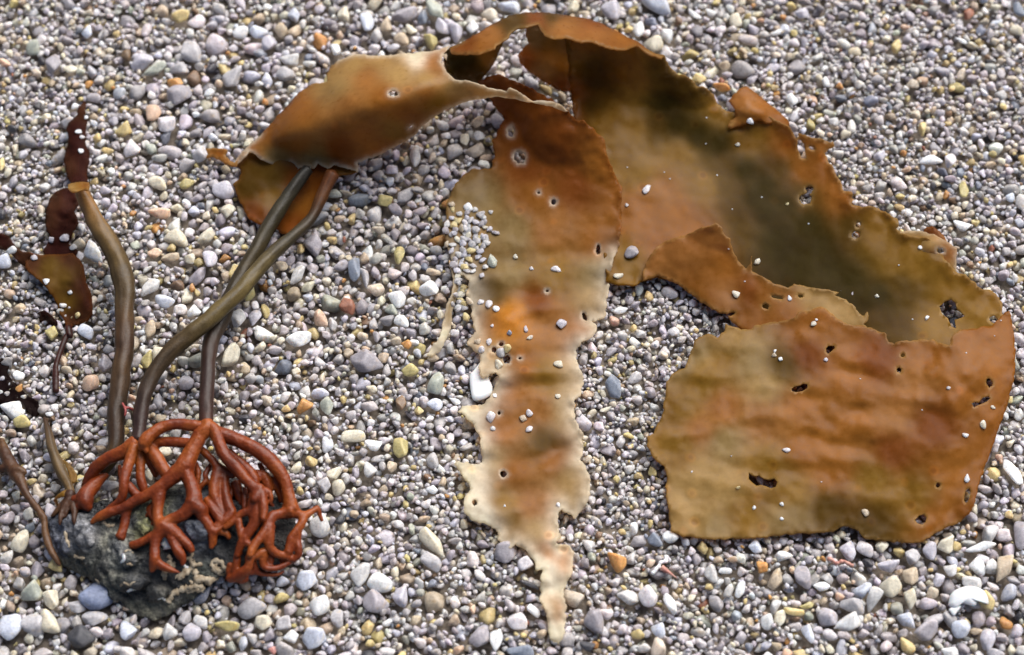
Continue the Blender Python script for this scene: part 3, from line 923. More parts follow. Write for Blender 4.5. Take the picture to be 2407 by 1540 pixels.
def sheet(name, poly, zc, cols, parent=None, holes=(), amp=2.2, grid=6.5, wave=(2.5, 60), zfun=None, rim=('P', 9, .75),
          thick=3.2, m=None, seed=1, ruffle=3.5, norim=None, thin=(.05, .30)):
    out = rough_outline(poly, amp, 3.2, seed)
    hs = [np.array(h) for h in holes]
    lo, hi = out.min(0), out.max(0)
    gx, gy = np.meshgrid(np.arange(lo[0], hi[0], grid), np.arange(lo[1], hi[1], grid))
    q = np.c_[gx.ravel(), gy.ravel()] + np.random.default_rng(seed).uniform(-1.6, 1.6, (gx.size, 2))
    ok = in_poly(q, out)
    for h in hs: ok &= ~in_poly(q, h)
    bound = np.vstack([out] + hs)
    q = q[ok]
    dmin = np.full(len(q), 1e9)
    for i in range(0, len(q), 4000):
        dmin[i:i + 4000] = np.sqrt(((q[i:i + 4000, None] - bound[None]) ** 2).sum(-1)).min(1)
    q = q[dmin > 2.6]
    verts = [Vector(p) for p in np.vstack([bound, q])]
    edges = []
    o = 0
    for loop in [out] + hs:
        k = len(loop)
        edges += [(o + i, o + (i + 1) % k) for i in range(k)]
        o += k
    vs, es, fs, *_ = delaunay_2d_cdt(verts, edges, [], 0, 1e-5)
    vv = np.array([v[:] for v in vs])
    ff = np.array([f for f in fs if len(f) == 3])
    cen = vv[ff].mean(1)
    ok = in_poly(cen, out)
    for h in hs: ok &= ~in_poly(cen, h)
    ff = ff[ok]
    used = np.unique(ff)
    mp = -np.ones(len(vv), int); mp[used] = np.arange(len(used))
    vv = vv[used]; ff = mp[ff]
    u, v = vv[:, 0], vv[:, 1]
    zz = rbf(zc)(u, v)[:, 0] + wave[0] * fbm(u / wave[1] + seed * 3.7, v / wave[1] + 1.3 * seed, 3)
    zz = zz + np.maximum(zz - 62, 0) * LIFT
    if zfun is not None: zz = zz + zfun(u, v)
    dz = np.full(len(vv), 1e9)
    for i in range(0, len(vv), 4000):
        dz[i:i + 4000] = np.sqrt(((vv[i:i + 4000, None] - out[None]) ** 2).sum(-1)).min(1)
    zz = zz + ruffle * np.exp(-dz / 20) * (fbm(u / 24 + seed, v / 24, 2) + .35)
    # orientation: faces towards the camera
    a, b, c = vv[ff[:, 0]], vv[ff[:, 1]], vv[ff[:, 2]]
    cr = (b[:, 0] - a[:, 0]) * (c[:, 1] - a[:, 1]) - (b[:, 1] - a[:, 1]) * (c[:, 0] - a[:, 0])
    ff[cr > 0] = ff[cr > 0][:, ::-1]
    co = P3(u, v, zz)
    me = mesh_from(name, co, ff)
    col = idw([(x, y, BC[k]) for x, y, k in cols])(u, v)
    col *= (1 + .09 * fbm(u / 45 + seed, v / 45, 3))[:, None]
    if rim:
        d = np.full(len(vv), 1e9)
        ed = out if norim is None else out[~norim(out[:, 0], out[:, 1])]
        for i in range(0, len(vv), 4000):
            d[i:i + 4000] = np.sqrt(((vv[i:i + 4000, None] - ed[None]) ** 2).sum(-1)).min(1)
        k = np.exp(-(d / rim[1]) ** 1.3) * rim[2]
        for h in hs:
            for i in range(0, len(vv), 4000):
                d[i:i + 4000] = np.sqrt(((vv[i:i + 4000, None] - h[None]) ** 2).sum(-1)).min(1)
            k = np.maximum(k, np.exp(-(d / 4) ** 1.3) * .6)
        col = col * (1 - k)[:, None] + np.array(BC[rim[0]]) * k[:, None]
    set_col(me, np.clip(col, .004, .85))
    ta = me.attributes.new('thin', 'FLOAT', 'POINT')
    ta.data.foreach_set('value', (thin[0] + (thin[1] - thin[0]) * np.exp(-(dz / 16) ** 1.2)).astype(np.float32))
    ob = add_obj(name, me, m or M_BLADE, parent)
    md = ob.modifiers.new('thickness', 'SOLIDIFY')
    md.thickness = thick * S
    md.offset = -1
    RAYMESH.append((co, ff))
    return ob


kelp = thing('kelp', (0, 0, 0), 'whole orange brown kelp with two arching blades on a red branching holdfast', 'kelp')

RIB = [(1313, 243), (1336, 260), (1353, 283), (1370, 282), (1386, 297), (1400, 310), (1420, 327), (1426, 360), (1436, 390), (1450, 420),
       (1463, 443), (1460, 452), (1461, 514), (1459, 534), (1457, 560), (1453, 580), (1440, 614), (1433, 640), (1430, 680), (1426, 720),
       (1423, 744), (1405, 752), (1390, 754), (1403, 767), (1396, 787), (1366, 804), (1353, 824), (1356, 850), (1373, 887), (1366, 924),
       (1350, 940), (1350, 970), (1356, 994), (1370, 1017), (1370, 1054), (1363, 1081), (1376, 1094), (1388, 1127), (1385, 1174),
       (1370, 1197), (1353, 1219), (1336, 1207), (1320, 1194), (1313, 1214), (1311, 1241), (1318, 1257), (1306, 1277), (1336, 1281),
       (1350, 1301), (1346, 1314), (1346, 1344), (1330, 1374), (1323, 1401), (1331, 1421), (1330, 1461), (1323, 1494), (1313, 1514), (1300, 1508),
       (1290, 1488), (1286, 1458), (1276, 1424), (1268, 1408), (1273, 1378), (1276, 1338), (1260, 1338), (1256, 1318), (1240, 1298),
       (1210, 1278), (1200, 1291), (1176, 1278), (1170, 1254), (1166, 1244), (1150, 1234), (1110, 1224), (1093, 1207), (1091, 1177),
       (1096, 1161), (1106, 1151), (1103, 1134), (1086, 1114), (1066, 1091), (1076, 1084), (1110, 1091), (1133, 1087), (1133, 1054),
       (1130, 1027), (1113, 997), (1096, 980), (1076, 967), (1086, 954), (1106, 954), (1136, 950), (1153, 934), (1163, 910), (1173, 884), (1166, 874),
       (1136, 890), (1128, 880), (1126, 864), (1130, 837), (1113, 824), (1098, 804), (1109, 787), (1120, 780), (1113, 754), (1106, 714), (1096, 690),
       (1103, 657), (1090, 645), (1066, 640), (1060, 610), (1046, 560), (1044, 530), (1050, 514), (1050, 477), (1063, 444), (1086, 414), (1110, 397),
       (1133, 397), (1156, 393), (1163, 360), (1156, 330), (1170, 310), (1186, 277), (1166, 253), (1150, 232), (1123, 205), (1123, 192),
       (1160, 177), (1180, 177), (1196, 187), (1230, 203), (1270, 220)]


def rib_wave(u, v):
    k = np.clip((v - 520) / 120, 0, 1)
    ph = (v + .10 * (u - 1240) + 9 * fbm(u / 90, v / 120, 2)) / 78.0 * 2 * math.pi
    edge = np.clip(np.abs(u - 1245) / 120, 0, 1)
    amp = .45 + .75 * np.clip(fbm(u / 70 + 9, v / 60 + 2, 2) + .4, 0, 1.3)
    return k * (4.8 * amp * np.sin(ph) * (1 - .3 * edge) + 2.0 * np.sin((v - u * .5) / 31.) + 4 * edge ** 2 * np.sin(v / 26. + (u > 1245) * 1.7)) \
        + 26 * np.exp(-((u - 1192) / 44) ** 2 - ((v - 757) / 30) ** 2)


ribbon = sheet('blade', RIB,
    [(1123, 192, 85), (1180, 177, 95), (1250, 205, 98), (1313, 243, 98), (1353, 283, 95), (1400, 310, 88), (1426, 360, 78), (1463, 443, 60),
     (1460, 540, 36), (1430, 680, 18), (1360, 850, 15), (1350, 970, 14), (1380, 1130, 15), (1320, 1200, 14), (1300, 1280, 16), (1330, 1380, 18),
     (1310, 1510, 12), (1170, 300, 34), (1110, 400, 24), (1050, 500, 24), (1060, 620, 18), (1110, 720, 17), (1130, 850, 18), (1085, 965, 26),
     (1130, 1050, 15), (1080, 1090, 24), (1110, 1220, 16), (1200, 1290, 16), (1270, 1340, 15), (1250, 300, 78), (1300, 400, 62), (1250, 500, 36),
     (1350, 480, 46), (1250, 650, 22), (1250, 740, 20), (1250, 900, 20), (1250, 1100, 18)],
    [(1220, 250, 'R'), (1290, 340, 'R'), (1240, 400, 'R'), (1250, 460, 'O'), (1420, 400, 'O'), (1130, 470, 'G'), (1200, 540, 'G'), (1300, 540, 'K'),
     (1350, 440, 'R'), (1400, 560, 'O'), (1200, 640, 'G'), (1300, 650, 'Y'), (1400, 650, 'G'), (1400, 710, 'P'), (1260, 705, 'R'), (1160, 690, 'E'),
     (1190, 755, 'B'), (1210, 745, 'B'), (1290, 780, 'K'), (1350, 780, 'O'), (1230, 850, 'O'), (1290, 880, 'Y'), (1350, 890, 'P'), (1200, 930, 'O'),
     (1260, 960, 'K'), (1340, 960, 'P'), (1180, 1010, 'O'), (1280, 1040, 'E'), (1150, 1080, 'P'), (1210, 1110, 'O'), (1300, 1080, 'O'),
     (1350, 1120, 'P'), (1105, 1180, 'W'), (1180, 1180, 'Y'), (1250, 1190, 'K'), (1360, 1180, 'P'), (1130, 1215, 'W'), (1200, 1235, 'Y'),
     (1260, 1250, 'P'), (1290, 1297, 'B'), (1310, 1290, 'W'), (1290, 1340, 'W'), (1335, 1320, 'B'), (1270, 1320, 'W'), (1300, 1380, 'W'),
     (1300, 1430, 'P'), (1318, 1432, 'B'), (1305, 1480, 'W'), (1110, 1100, 'W'), (1100, 960, 'W'), (1150, 860, 'P')],
    parent=kelp, zfun=rib_wave, amp=3.2, wave=(2.2, 48), rim=('W', 22, .9), seed=3, ruffle=6, thin=(.04, .34),
    norim=lambda u, v: (v < 600),
    holes=[blob(1220, 370, 15, 15), blob(1201, 310, 7, 13), blob(1301, 475, 6, 8), blob(1266, 453, 4, 3), blob(1406, 587, 5, 12), blob(1374, 744, 5, 10, -20),
           blob(1161, 822, 6, 7), blob(1178, 809, 6, 5), blob(1191, 845, 9, 10), blob(1183, 1114, 8, 8), blob(1116, 1181, 6, 8), blob(1286, 684, 4, 3),
           blob(1222, 842, 4, 3), blob(1173, 971, 4, 5)])
tag(ribbon, 'blade rolled at the left and hanging down the middle, pale ragged tail')

sheet('torn_strip', [(1056, 610), (1062, 640), (1067, 670), (1060, 700), (1050, 714), (1046, 747), (1036, 790), (1016, 814), (1003, 834), (1016, 838), (1032, 828),
                     (1050, 797), (1060, 765), (1062, 735), (1072, 704), (1078, 667), (1074, 630)],
      [(1060, 615, 20), (1065, 680, 22), (1048, 747, 20), (1040, 790, 15), (1008, 834, 8), (1074, 690, 16)],
      [(1065, 650, 'P'), (1060, 730, 'G'), (1040, 800, 'W')], parent=ribbon, amp=2.5, wave=(3, 25), rim=('W', 5, .6), seed=4)

ROLL = [(552, 388), (556, 372), (580, 347), (613, 317), (643, 283), (677, 247), (703, 217), (734, 197), (768, 192), (767, 173), (780, 153), (803, 140),
        (836, 127), (870, 131), (920, 130), (990, 122), (1033, 117), (1056, 107), (1049, 126), (1050, 140), (1038, 130), (1036, 146), (1041, 153), (1050, 170),
        (1070, 187), (1093, 188), (1123, 198), (1156, 210), (1190, 217), (1198, 208), (1215, 214), (1238, 228), (1253, 238), (1283, 237), (1313, 243), (1338, 262),
        (1326, 262), (1300, 250), (1262, 244), (1213, 233),
        (1170, 227), (1136, 233), (1103, 237), (1050, 257), (1016, 277), (990, 300), (980, 313), (963, 327), (933, 343), (886, 367), (840, 383), (841, 405),
        (823, 397), (803, 393), (785, 388), (770, 397), (747, 383), (737, 398), (720, 391), (700, 397), (684, 380), (670, 388), (654, 395), (634, 384), (610, 373),
        (597, 360), (584, 357), (567, 377)]


def roll_bend(u, v):
    return -7 * np.exp(-(((v - (420 - .29 * (u - 560))) / 26) ** 2))


roll = sheet('rolled_fold', ROLL,
    [(553, 385, 32), (600, 362, 44), (580, 345, 34), (613, 317, 40), (650, 370, 40), (643, 283, 56), (640, 330, 64), (703, 217, 66), (715, 300, 96), (740, 390, 46),
     (768, 185, 80), (800, 143, 78), (820, 230, 122), (800, 320, 98), (830, 390, 50), (900, 128, 88), (920, 190, 128), (930, 270, 120), (930, 340, 72), (1033, 117, 98),
     (1010, 170, 128), (1000, 240, 124), (990, 300, 86), (1050, 150, 118), (1090, 190, 126), (1100, 232, 108), (1160, 212, 122), (1170, 227, 114), (1255, 240, 112),
     (1336, 260, 100)],
    [(900, 138, 'P'), (830, 150, 'P'), (790, 200, 'P'), (860, 185, 'K'), (980, 134, 'W'), (940, 170, 'P'), (1020, 150, 'K'), (1000, 190, 'P'), (1080, 205, 'P'), (1150, 215, 'P'),  # pale tones along the ridge: light from above painted into the colour
     (1000, 215, 'O'), (900, 230, 'O'), (820, 250, 'K'), (700, 270, 'O'), (650, 320, 'O'), (850, 320, 'O'), (930, 310, 'Y'), (800, 350, 'R'), (1030, 250, 'Y'),
     (740, 375, 'G'), (650, 375, 'G'), (700, 330, 'K'), (580, 370, 'O'), (950, 260, 'O'), (900, 350, 'O'), (1220, 226, 'P')],
    parent=ribbon, zfun=roll_bend, amp=2.2, wave=(1.6, 80), rim=('W', 4.5, .75), seed=5,
    norim=lambda u, v: (v < 330 - .3 * (u - 560)) & (u < 790),
    holes=[blob(924, 220, 12, 7, 4), blob(965, 300, 7, 2.5, -35)])
tag(roll, 'pale topped rolled part of the hanging blade')
sheet('torn_flap', [(483, 350), (500, 348), (520, 349), (534, 352), (530, 366), (540, 377), (552, 383), (560, 376), (556, 392), (543, 390), (524, 380), (508, 373), (497, 368), (484, 372), (488, 360)],
      [(483, 350, 26), (534, 352, 34), (552, 386, 32), (508, 373, 24)], [(500, 360, 'O'), (540, 380, 'K')], parent=ribbon, amp=1.6, wave=(2, 20), rim=('P', 4, .6), seed=6)
sheet('blade_base', [(556, 385), (566, 404), (563, 420), (547, 433), (557, 460), (573, 490), (584, 514), (610, 527), (640, 534), (656, 545), (690, 557), (716, 545), (732, 520), (742, 498),
                     (756, 473), (768, 443), (776, 425), (800, 412), (838, 405), (842, 385), (800, 340), (700, 320), (600, 345)],
      [(556, 395, 14), (650, 400, 22), (720, 400, 20), (790, 395, 36), (838, 400, 40), (560, 480, 8), (640, 534, 10), (690, 555, 14), (740, 490, 24), (768, 443, 34), (650, 470, 4), (600, 345, 30), (800, 345, 55),
       (700, 455, 8), (700, 510, 16)],
      [(590, 440, 'E'), (640, 470, 'Y'), (600, 500, 'R'), (640, 420, 'E'), (700, 430, 'R'), (765, 430, 'R'), (740, 480, 'O'), (690, 540, 'R'), (820, 395, 'E'), (660, 520, 'R')],
      parent=ribbon, amp=2, wave=(3, 50), rim=('K', 5, .5), seed=7)

WIDE = [(1330, 92), (1400, 60), (1500, 100), (1516, 113), (1536, 127), (1563, 130), (1566, 143), (1580, 163), (1596, 177), (1606, 177), (1626, 187), (1639, 203), (1662, 207), (1679, 223),
        (1686, 243), (1706, 260), (1727, 265), (1745, 268), (1800, 270), (1858, 300), (1872, 327), (1878, 320), (1876, 313), (1906, 323), (1939, 330), (1959, 333), (1962, 343), (1939, 360), (1946, 377),
        (1959, 394), (1966, 413), (1976, 430), (1982, 447), (2002, 450), (2004, 470), (2002, 480), (2026, 487), (2049, 485), (2079, 497), (2099, 510), (2109, 514),
        (2112, 524), (2106, 537), (2116, 548), (2180, 560), (2249, 640), (2269, 645), (2293, 664), (2309, 680), (2333, 684), (2349, 700), (2356, 717), (2354, 734),
        (2364, 752), (2360, 800), (2300, 870), (2233, 890), (2100, 850), (1950, 800), (1780, 760), (1660, 700), (1600, 668), (1546, 650), (1510, 662), (1496, 670), (1456, 670), (1425, 664),
        (1420, 600), (1425, 480), (1405, 380), (1370, 300), (1352, 280), (1346, 233), (1337, 187), (1336, 147)]
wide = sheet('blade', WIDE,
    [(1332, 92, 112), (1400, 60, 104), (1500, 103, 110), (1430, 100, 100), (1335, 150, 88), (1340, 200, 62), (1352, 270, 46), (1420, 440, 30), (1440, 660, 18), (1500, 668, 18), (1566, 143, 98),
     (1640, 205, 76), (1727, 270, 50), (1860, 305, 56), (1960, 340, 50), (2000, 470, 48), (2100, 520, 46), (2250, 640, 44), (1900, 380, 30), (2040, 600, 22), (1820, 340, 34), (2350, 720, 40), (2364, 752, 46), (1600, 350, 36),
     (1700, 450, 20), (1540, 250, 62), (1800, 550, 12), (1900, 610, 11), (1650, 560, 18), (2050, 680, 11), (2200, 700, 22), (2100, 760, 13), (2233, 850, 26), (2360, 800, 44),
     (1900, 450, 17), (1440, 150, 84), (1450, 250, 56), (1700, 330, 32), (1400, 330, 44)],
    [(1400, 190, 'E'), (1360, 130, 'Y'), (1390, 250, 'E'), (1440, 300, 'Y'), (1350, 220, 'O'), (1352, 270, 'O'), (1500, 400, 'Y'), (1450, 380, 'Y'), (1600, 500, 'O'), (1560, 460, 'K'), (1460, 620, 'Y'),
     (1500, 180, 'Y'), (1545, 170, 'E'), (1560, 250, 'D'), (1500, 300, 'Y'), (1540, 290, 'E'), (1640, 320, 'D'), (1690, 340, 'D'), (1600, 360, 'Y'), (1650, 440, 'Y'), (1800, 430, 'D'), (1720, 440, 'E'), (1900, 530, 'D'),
     (1800, 500, 'D'), (1950, 630, 'D'), (1850, 600, 'D'), (2070, 690, 'D'), (2000, 660, 'D'), (1750, 520, 'E'), (1750, 400, 'D'), (1850, 480, 'D'), (1780, 460, 'D'), (1930, 580, 'D'), (2040, 720, 'D'), (1890, 630, 'D'), (1830, 560, 'D'), (2000, 720, 'D'), (1590, 290, 'D'), (1385, 160, 'E'), (1395, 300, 'Y'), (1700, 390, 'E'), (1620, 210, 'E'), (1700, 260, 'Y'), (1760, 330, 'Y'), (1850, 340, 'O'), (1830, 400, 'E'),  # dark band: olive tone with shade on and beneath the blade painted in
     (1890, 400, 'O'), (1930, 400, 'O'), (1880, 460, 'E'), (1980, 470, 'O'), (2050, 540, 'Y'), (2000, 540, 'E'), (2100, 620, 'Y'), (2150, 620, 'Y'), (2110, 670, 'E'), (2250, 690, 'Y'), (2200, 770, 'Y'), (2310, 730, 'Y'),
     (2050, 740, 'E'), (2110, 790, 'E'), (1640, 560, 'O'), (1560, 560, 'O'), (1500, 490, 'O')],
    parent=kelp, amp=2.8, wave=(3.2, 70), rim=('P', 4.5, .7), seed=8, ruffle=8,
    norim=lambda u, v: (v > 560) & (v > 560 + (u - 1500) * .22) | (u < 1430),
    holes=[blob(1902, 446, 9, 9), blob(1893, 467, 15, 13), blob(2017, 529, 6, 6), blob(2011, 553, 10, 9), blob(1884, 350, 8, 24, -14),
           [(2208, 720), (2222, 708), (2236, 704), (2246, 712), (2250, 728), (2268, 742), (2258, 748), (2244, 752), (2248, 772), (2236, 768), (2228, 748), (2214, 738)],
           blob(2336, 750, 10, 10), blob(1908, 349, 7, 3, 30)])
tag(wide, 'broad blade with a dark olive band, arching over and folded forward at the right')

sheet('crest_fold', [(1056, 112), (1066, 108), (1093, 96), (1130, 73), (1163, 54), (1196, 37), (1236, 29), (1276, 29), (1323, 35), (1370, 42), (1420, 57), (1456, 76), (1473, 87), (1500, 99),
                     (1520, 114), (1545, 128), (1562, 132), (1556, 138), (1530, 130), (1510, 117), (1497, 108), (1470, 117), (1436, 115), (1410, 107), (1393, 98), (1366, 100), (1336, 90), (1296, 90), (1280, 83), (1270, 67), (1263, 56), (1243, 62), (1216, 67), (1200, 77),
                     (1196, 87), (1166, 107), (1163, 115), (1123, 128), (1086, 127), (1060, 124)],
      [(1060, 113, 118), (1130, 73, 118), (1163, 54, 110), (1236, 29, 102), (1323, 35, 102), (1420, 57, 106), (1500, 100, 114), (1120, 110, 132), (1190, 80, 136), (1263, 57, 136), (1340, 80, 138),
       (1400, 95, 138), (1460, 112, 130), (1330, 55, 126), (1230, 48, 124), (1560, 134, 104), (1086, 126, 132)],
      [(1100, 105, 'R'), (1150, 85, 'K'), (1200, 50, 'E'), (1215, 45, 'E'), (1260, 50, 'R'), (1320, 60, 'K'), (1400, 80, 'K'), (1460, 100, 'O'), (1130, 120, 'O'), (1300, 38, 'E'), (1400, 58, 'R')],
      parent=wide, amp=1.8, wave=(1.6, 40), rim=('P', 4, .6), seed=9, norim=lambda u, v: v < 52 + abs(u - 1270) * .25)
sheet('inner_fold', [(1043, 130), (1060, 112), (1100, 100), (1150, 90), (1188, 84), (1180, 110), (1173, 123), (1160, 153), (1146, 170), (1125, 196), (1093, 195), (1070, 192), (1050, 172)],
      [(1043, 132, 105), (1100, 100, 112), (1188, 86, 116), (1173, 123, 92), (1146, 170, 66), (1125, 196, 58), (1070, 190, 84), (1100, 150, 80)],
      [(1070, 150, 'D'), (1100, 140, 'D'), (1150, 130, 'Y'), (1110, 180, 'E')], parent=wide, amp=1, wave=(2, 40), rim=('E', 4, .5), seed=10)
sheet('back_strip', [(1240, 56), (1236, 87), (1243, 103), (1232, 112), (1216, 130), (1220, 142), (1223, 150), (1236, 163), (1270, 187), (1296, 203), (1313, 213), (1338, 214), (1349, 236), (1345, 190), (1342, 147), (1345, 97), (1335, 80), (1290, 60)],
      [(1240, 58, 112), (1335, 82, 118), (1343, 120, 96), (1216, 130, 62), (1270, 187, 30), (1338, 212, 46), (1345, 160, 72), (1280, 130, 72), (1349, 236, 50)],
      [(1250, 90, 'G'), (1300, 110, 'Y'), (1320, 160, 'Y'), (1230, 130, 'O'), (1320, 205, 'O'), (1290, 160, 'P')], parent=wide, amp=1.8, wave=(3, 40), rim=('O', 4, .5), seed=11)
sheet('torn_curl', [(1711, 237), (1720, 228), (1733, 213), (1744, 206), (1756, 203), (1779, 220), (1806, 243), (1832, 263), (1850, 280), (1856, 290), (1854, 303), (1842, 302), (1829, 300), (1819, 290), (1800, 290), (1792, 284), (1776, 286), (1760, 290), (1739, 297), (1719, 302), (1711, 297), (1716, 284), (1729, 277), (1727, 258)],
      [(1711, 237, 56), (1756, 203, 52), (1806, 243, 48), (1852, 286, 34), (1829, 300, 46), (1776, 286, 60), (1719, 300, 52), (1760, 245, 68), (1800, 268, 62)],
      [(1730, 240, 'K'), (1770, 230, 'K'), (1800, 260, 'O'), (1840, 285, 'O'), (1740, 290, 'O'), (1720, 295, 'P')], parent=wide, amp=1.6, wave=(2, 30), rim=('K', 4, .5), seed=12)
sheet('edge_curl', [(2109, 547), (2139, 542), (2172, 545), (2200, 553), (2226, 568), (2249, 584), (2248, 614), (2249, 641), (2236, 640), (2222, 632), (2200, 616), (2172, 597), (2140, 580), (2116, 565)],
      [(2109, 547, 36), (2172, 545, 46), (2226, 568, 48), (2249, 584, 40), (2249, 640, 34), (2200, 616, 32), (2140, 580, 30), (2190, 580, 54)],
      [(2140, 560, 'P'), (2190, 570, 'P'), (2230, 600, 'K'), (2240, 630, 'P'), (2200, 605, 'O')], parent=wide, amp=1.4, wave=(1.6, 30), rim=('W', 4, .5), seed=13,
      holes=[blob(2210, 589, 10, 7, 10)])
sheet('edge_tip', [(2168, 548), (2172, 538), (2178, 533), (2192, 532), (2209, 544), (2220, 556), (2228, 572), (2200, 560)],
      [(2168, 548, 30), (2192, 532, 40), (2228, 572, 34), (2200, 558, 40)], [(2190, 545, 'R'), (2220, 566, 'K')], parent=wide, amp=1, wave=(1, 20), rim=('K', 3, .4), seed=14)
STRIP = [(1510, 660), (1511, 640), (1516, 624), (1522, 610), (1537, 588), (1563, 567), (1580, 561), (1606, 554), (1630, 545), (1649, 534), (1668, 533), (1682, 524), (1697, 534), (1701, 550), (1716, 560), (1722, 587), (1736, 614),
         (1754, 632), (1763, 620), (1768, 602), (1766, 622), (1768, 638), (1792, 650), (1819, 667), (1852, 677), (1866, 667), (1896, 674), (1939, 680), (1971, 687), (1962, 695), (1989, 704), (2006, 717), (2020, 737), (2032, 742), (2038, 733), (2042, 742), (2038, 756), (2029, 762),
         (2080, 800), (2000, 800), (1850, 790), (1766, 790), (1739, 772), (1719, 754), (1712, 742), (1724, 738), (1692, 737), (1666, 720), (1639, 704), (1606, 677), (1586, 664), (1566, 656), (1546, 648), (1528, 654)]
sheet('side_fold', STRIP,
      [(1510, 655, 30), (1537, 588, 46), (1606, 554, 60), (1690, 527, 74), (1722, 590, 62), (1754, 632, 50), (1819, 667, 46), (1900, 676, 44), (1971, 689, 42), (2035, 745, 40), (1606, 677, 24), (1700, 740, 22),
       (1766, 785, 22), (1900, 740, 36), (1700, 640, 42), (1600, 615, 44), (2000, 800, 30), (1560, 640, 28)],
      [(1600, 600, 'K'), (1560, 620, 'K'), (1690, 570, 'K'), (1700, 620, 'O'), (1760, 690, 'R'), (1720, 700, 'K'), (1800, 690, 'O'), (1850, 710, 'K'), (1900, 690, 'P'), (1950, 705, 'P'), (2000, 735, 'P'), (1850, 740, 'O'), (1930, 740, 'P'), (1760, 750, 'O'), (1640, 690, 'O')],
      parent=wide, amp=2.2, wave=(2.4, 55), rim=('P', 6, .6), seed=15, norim=lambda u, v: v > 765,
      holes=[blob(1828, 699, 14, 4, 12), blob(1800, 720, 8, 6, 10), blob(1882, 696, 6, 4), blob(1718, 738, 9, 4, -20)])
FLAP = [(1706, 760), (1722, 768), (1742, 775), (1766, 774), (1776, 764), (1810, 757), (1852, 752), (1872, 744), (1876, 734), (1888, 730), (1906, 730), (1922, 722), (1939, 724), (1956, 737), (1975, 752), (1992, 762), (2029, 765), (2056, 774),
        (2082, 784), (2089, 804), (2102, 809), (2109, 803), (2156, 800), (2192, 797), (2219, 809), (2231, 812), (2236, 794), (2252, 777), (2289, 772), (2329, 767), (2349, 750), (2362, 734), (2372, 730), (2376, 747), (2383, 780), (2387, 830), (2386, 874),
        (2379, 907), (2369, 947), (2359, 980), (2342, 1024), (2326, 1067), (2313, 1104), (2299, 1144), (2293, 1177), (2279, 1207), (2259, 1227), (2222, 1241), (2193, 1257), (2169, 1274), (2139, 1276), (2086, 1272), (2039, 1266), (2022, 1254), (2012, 1244),
        (1998, 1240), (1982, 1237), (1959, 1251), (1922, 1251), (1872, 1254), (1806, 1262), (1739, 1266), (1672, 1266), (1606, 1261), (1576, 1247), (1573, 1214), (1566, 1167), (1566, 1117), (1563, 1097), (1536, 1074), (1520, 1047), (1521, 1027), (1536, 1020),
        (1556, 980), (1563, 937), (1566, 897), (1583, 877), (1603, 867), (1612, 860), (1622, 834), (1632, 800), (1666, 784), (1686, 794), (1702, 780)]


def flap_wave(u, v):
    w = v + .13 * (u - 1600) * -1
    a = 4.6 * np.sin((w + 14 * fbm(u / 160, v / 90, 2)) / 13.5) * np.clip((2330 - u) / 300, .15, 1)
    b = 4.6 * np.sin((u * .9 + v * .35 + 12 * fbm(u / 80 + 4, v / 80, 2)) / 17.0) * np.clip((v - 1050) / 120, 0, 1)
    a = a * np.clip(fbm(u / 120 + 3, v / 55 + 1, 2) + .55, .05, 1.4)
    b = b * np.clip(fbm(u / 75 + 5, v / 75 + 8, 2) + .5, 0, 1.4)
    return a * np.exp(-((v - 960) / 190) ** 2) + b + 1.1 * fbm(u / 26, v / 22, 2)


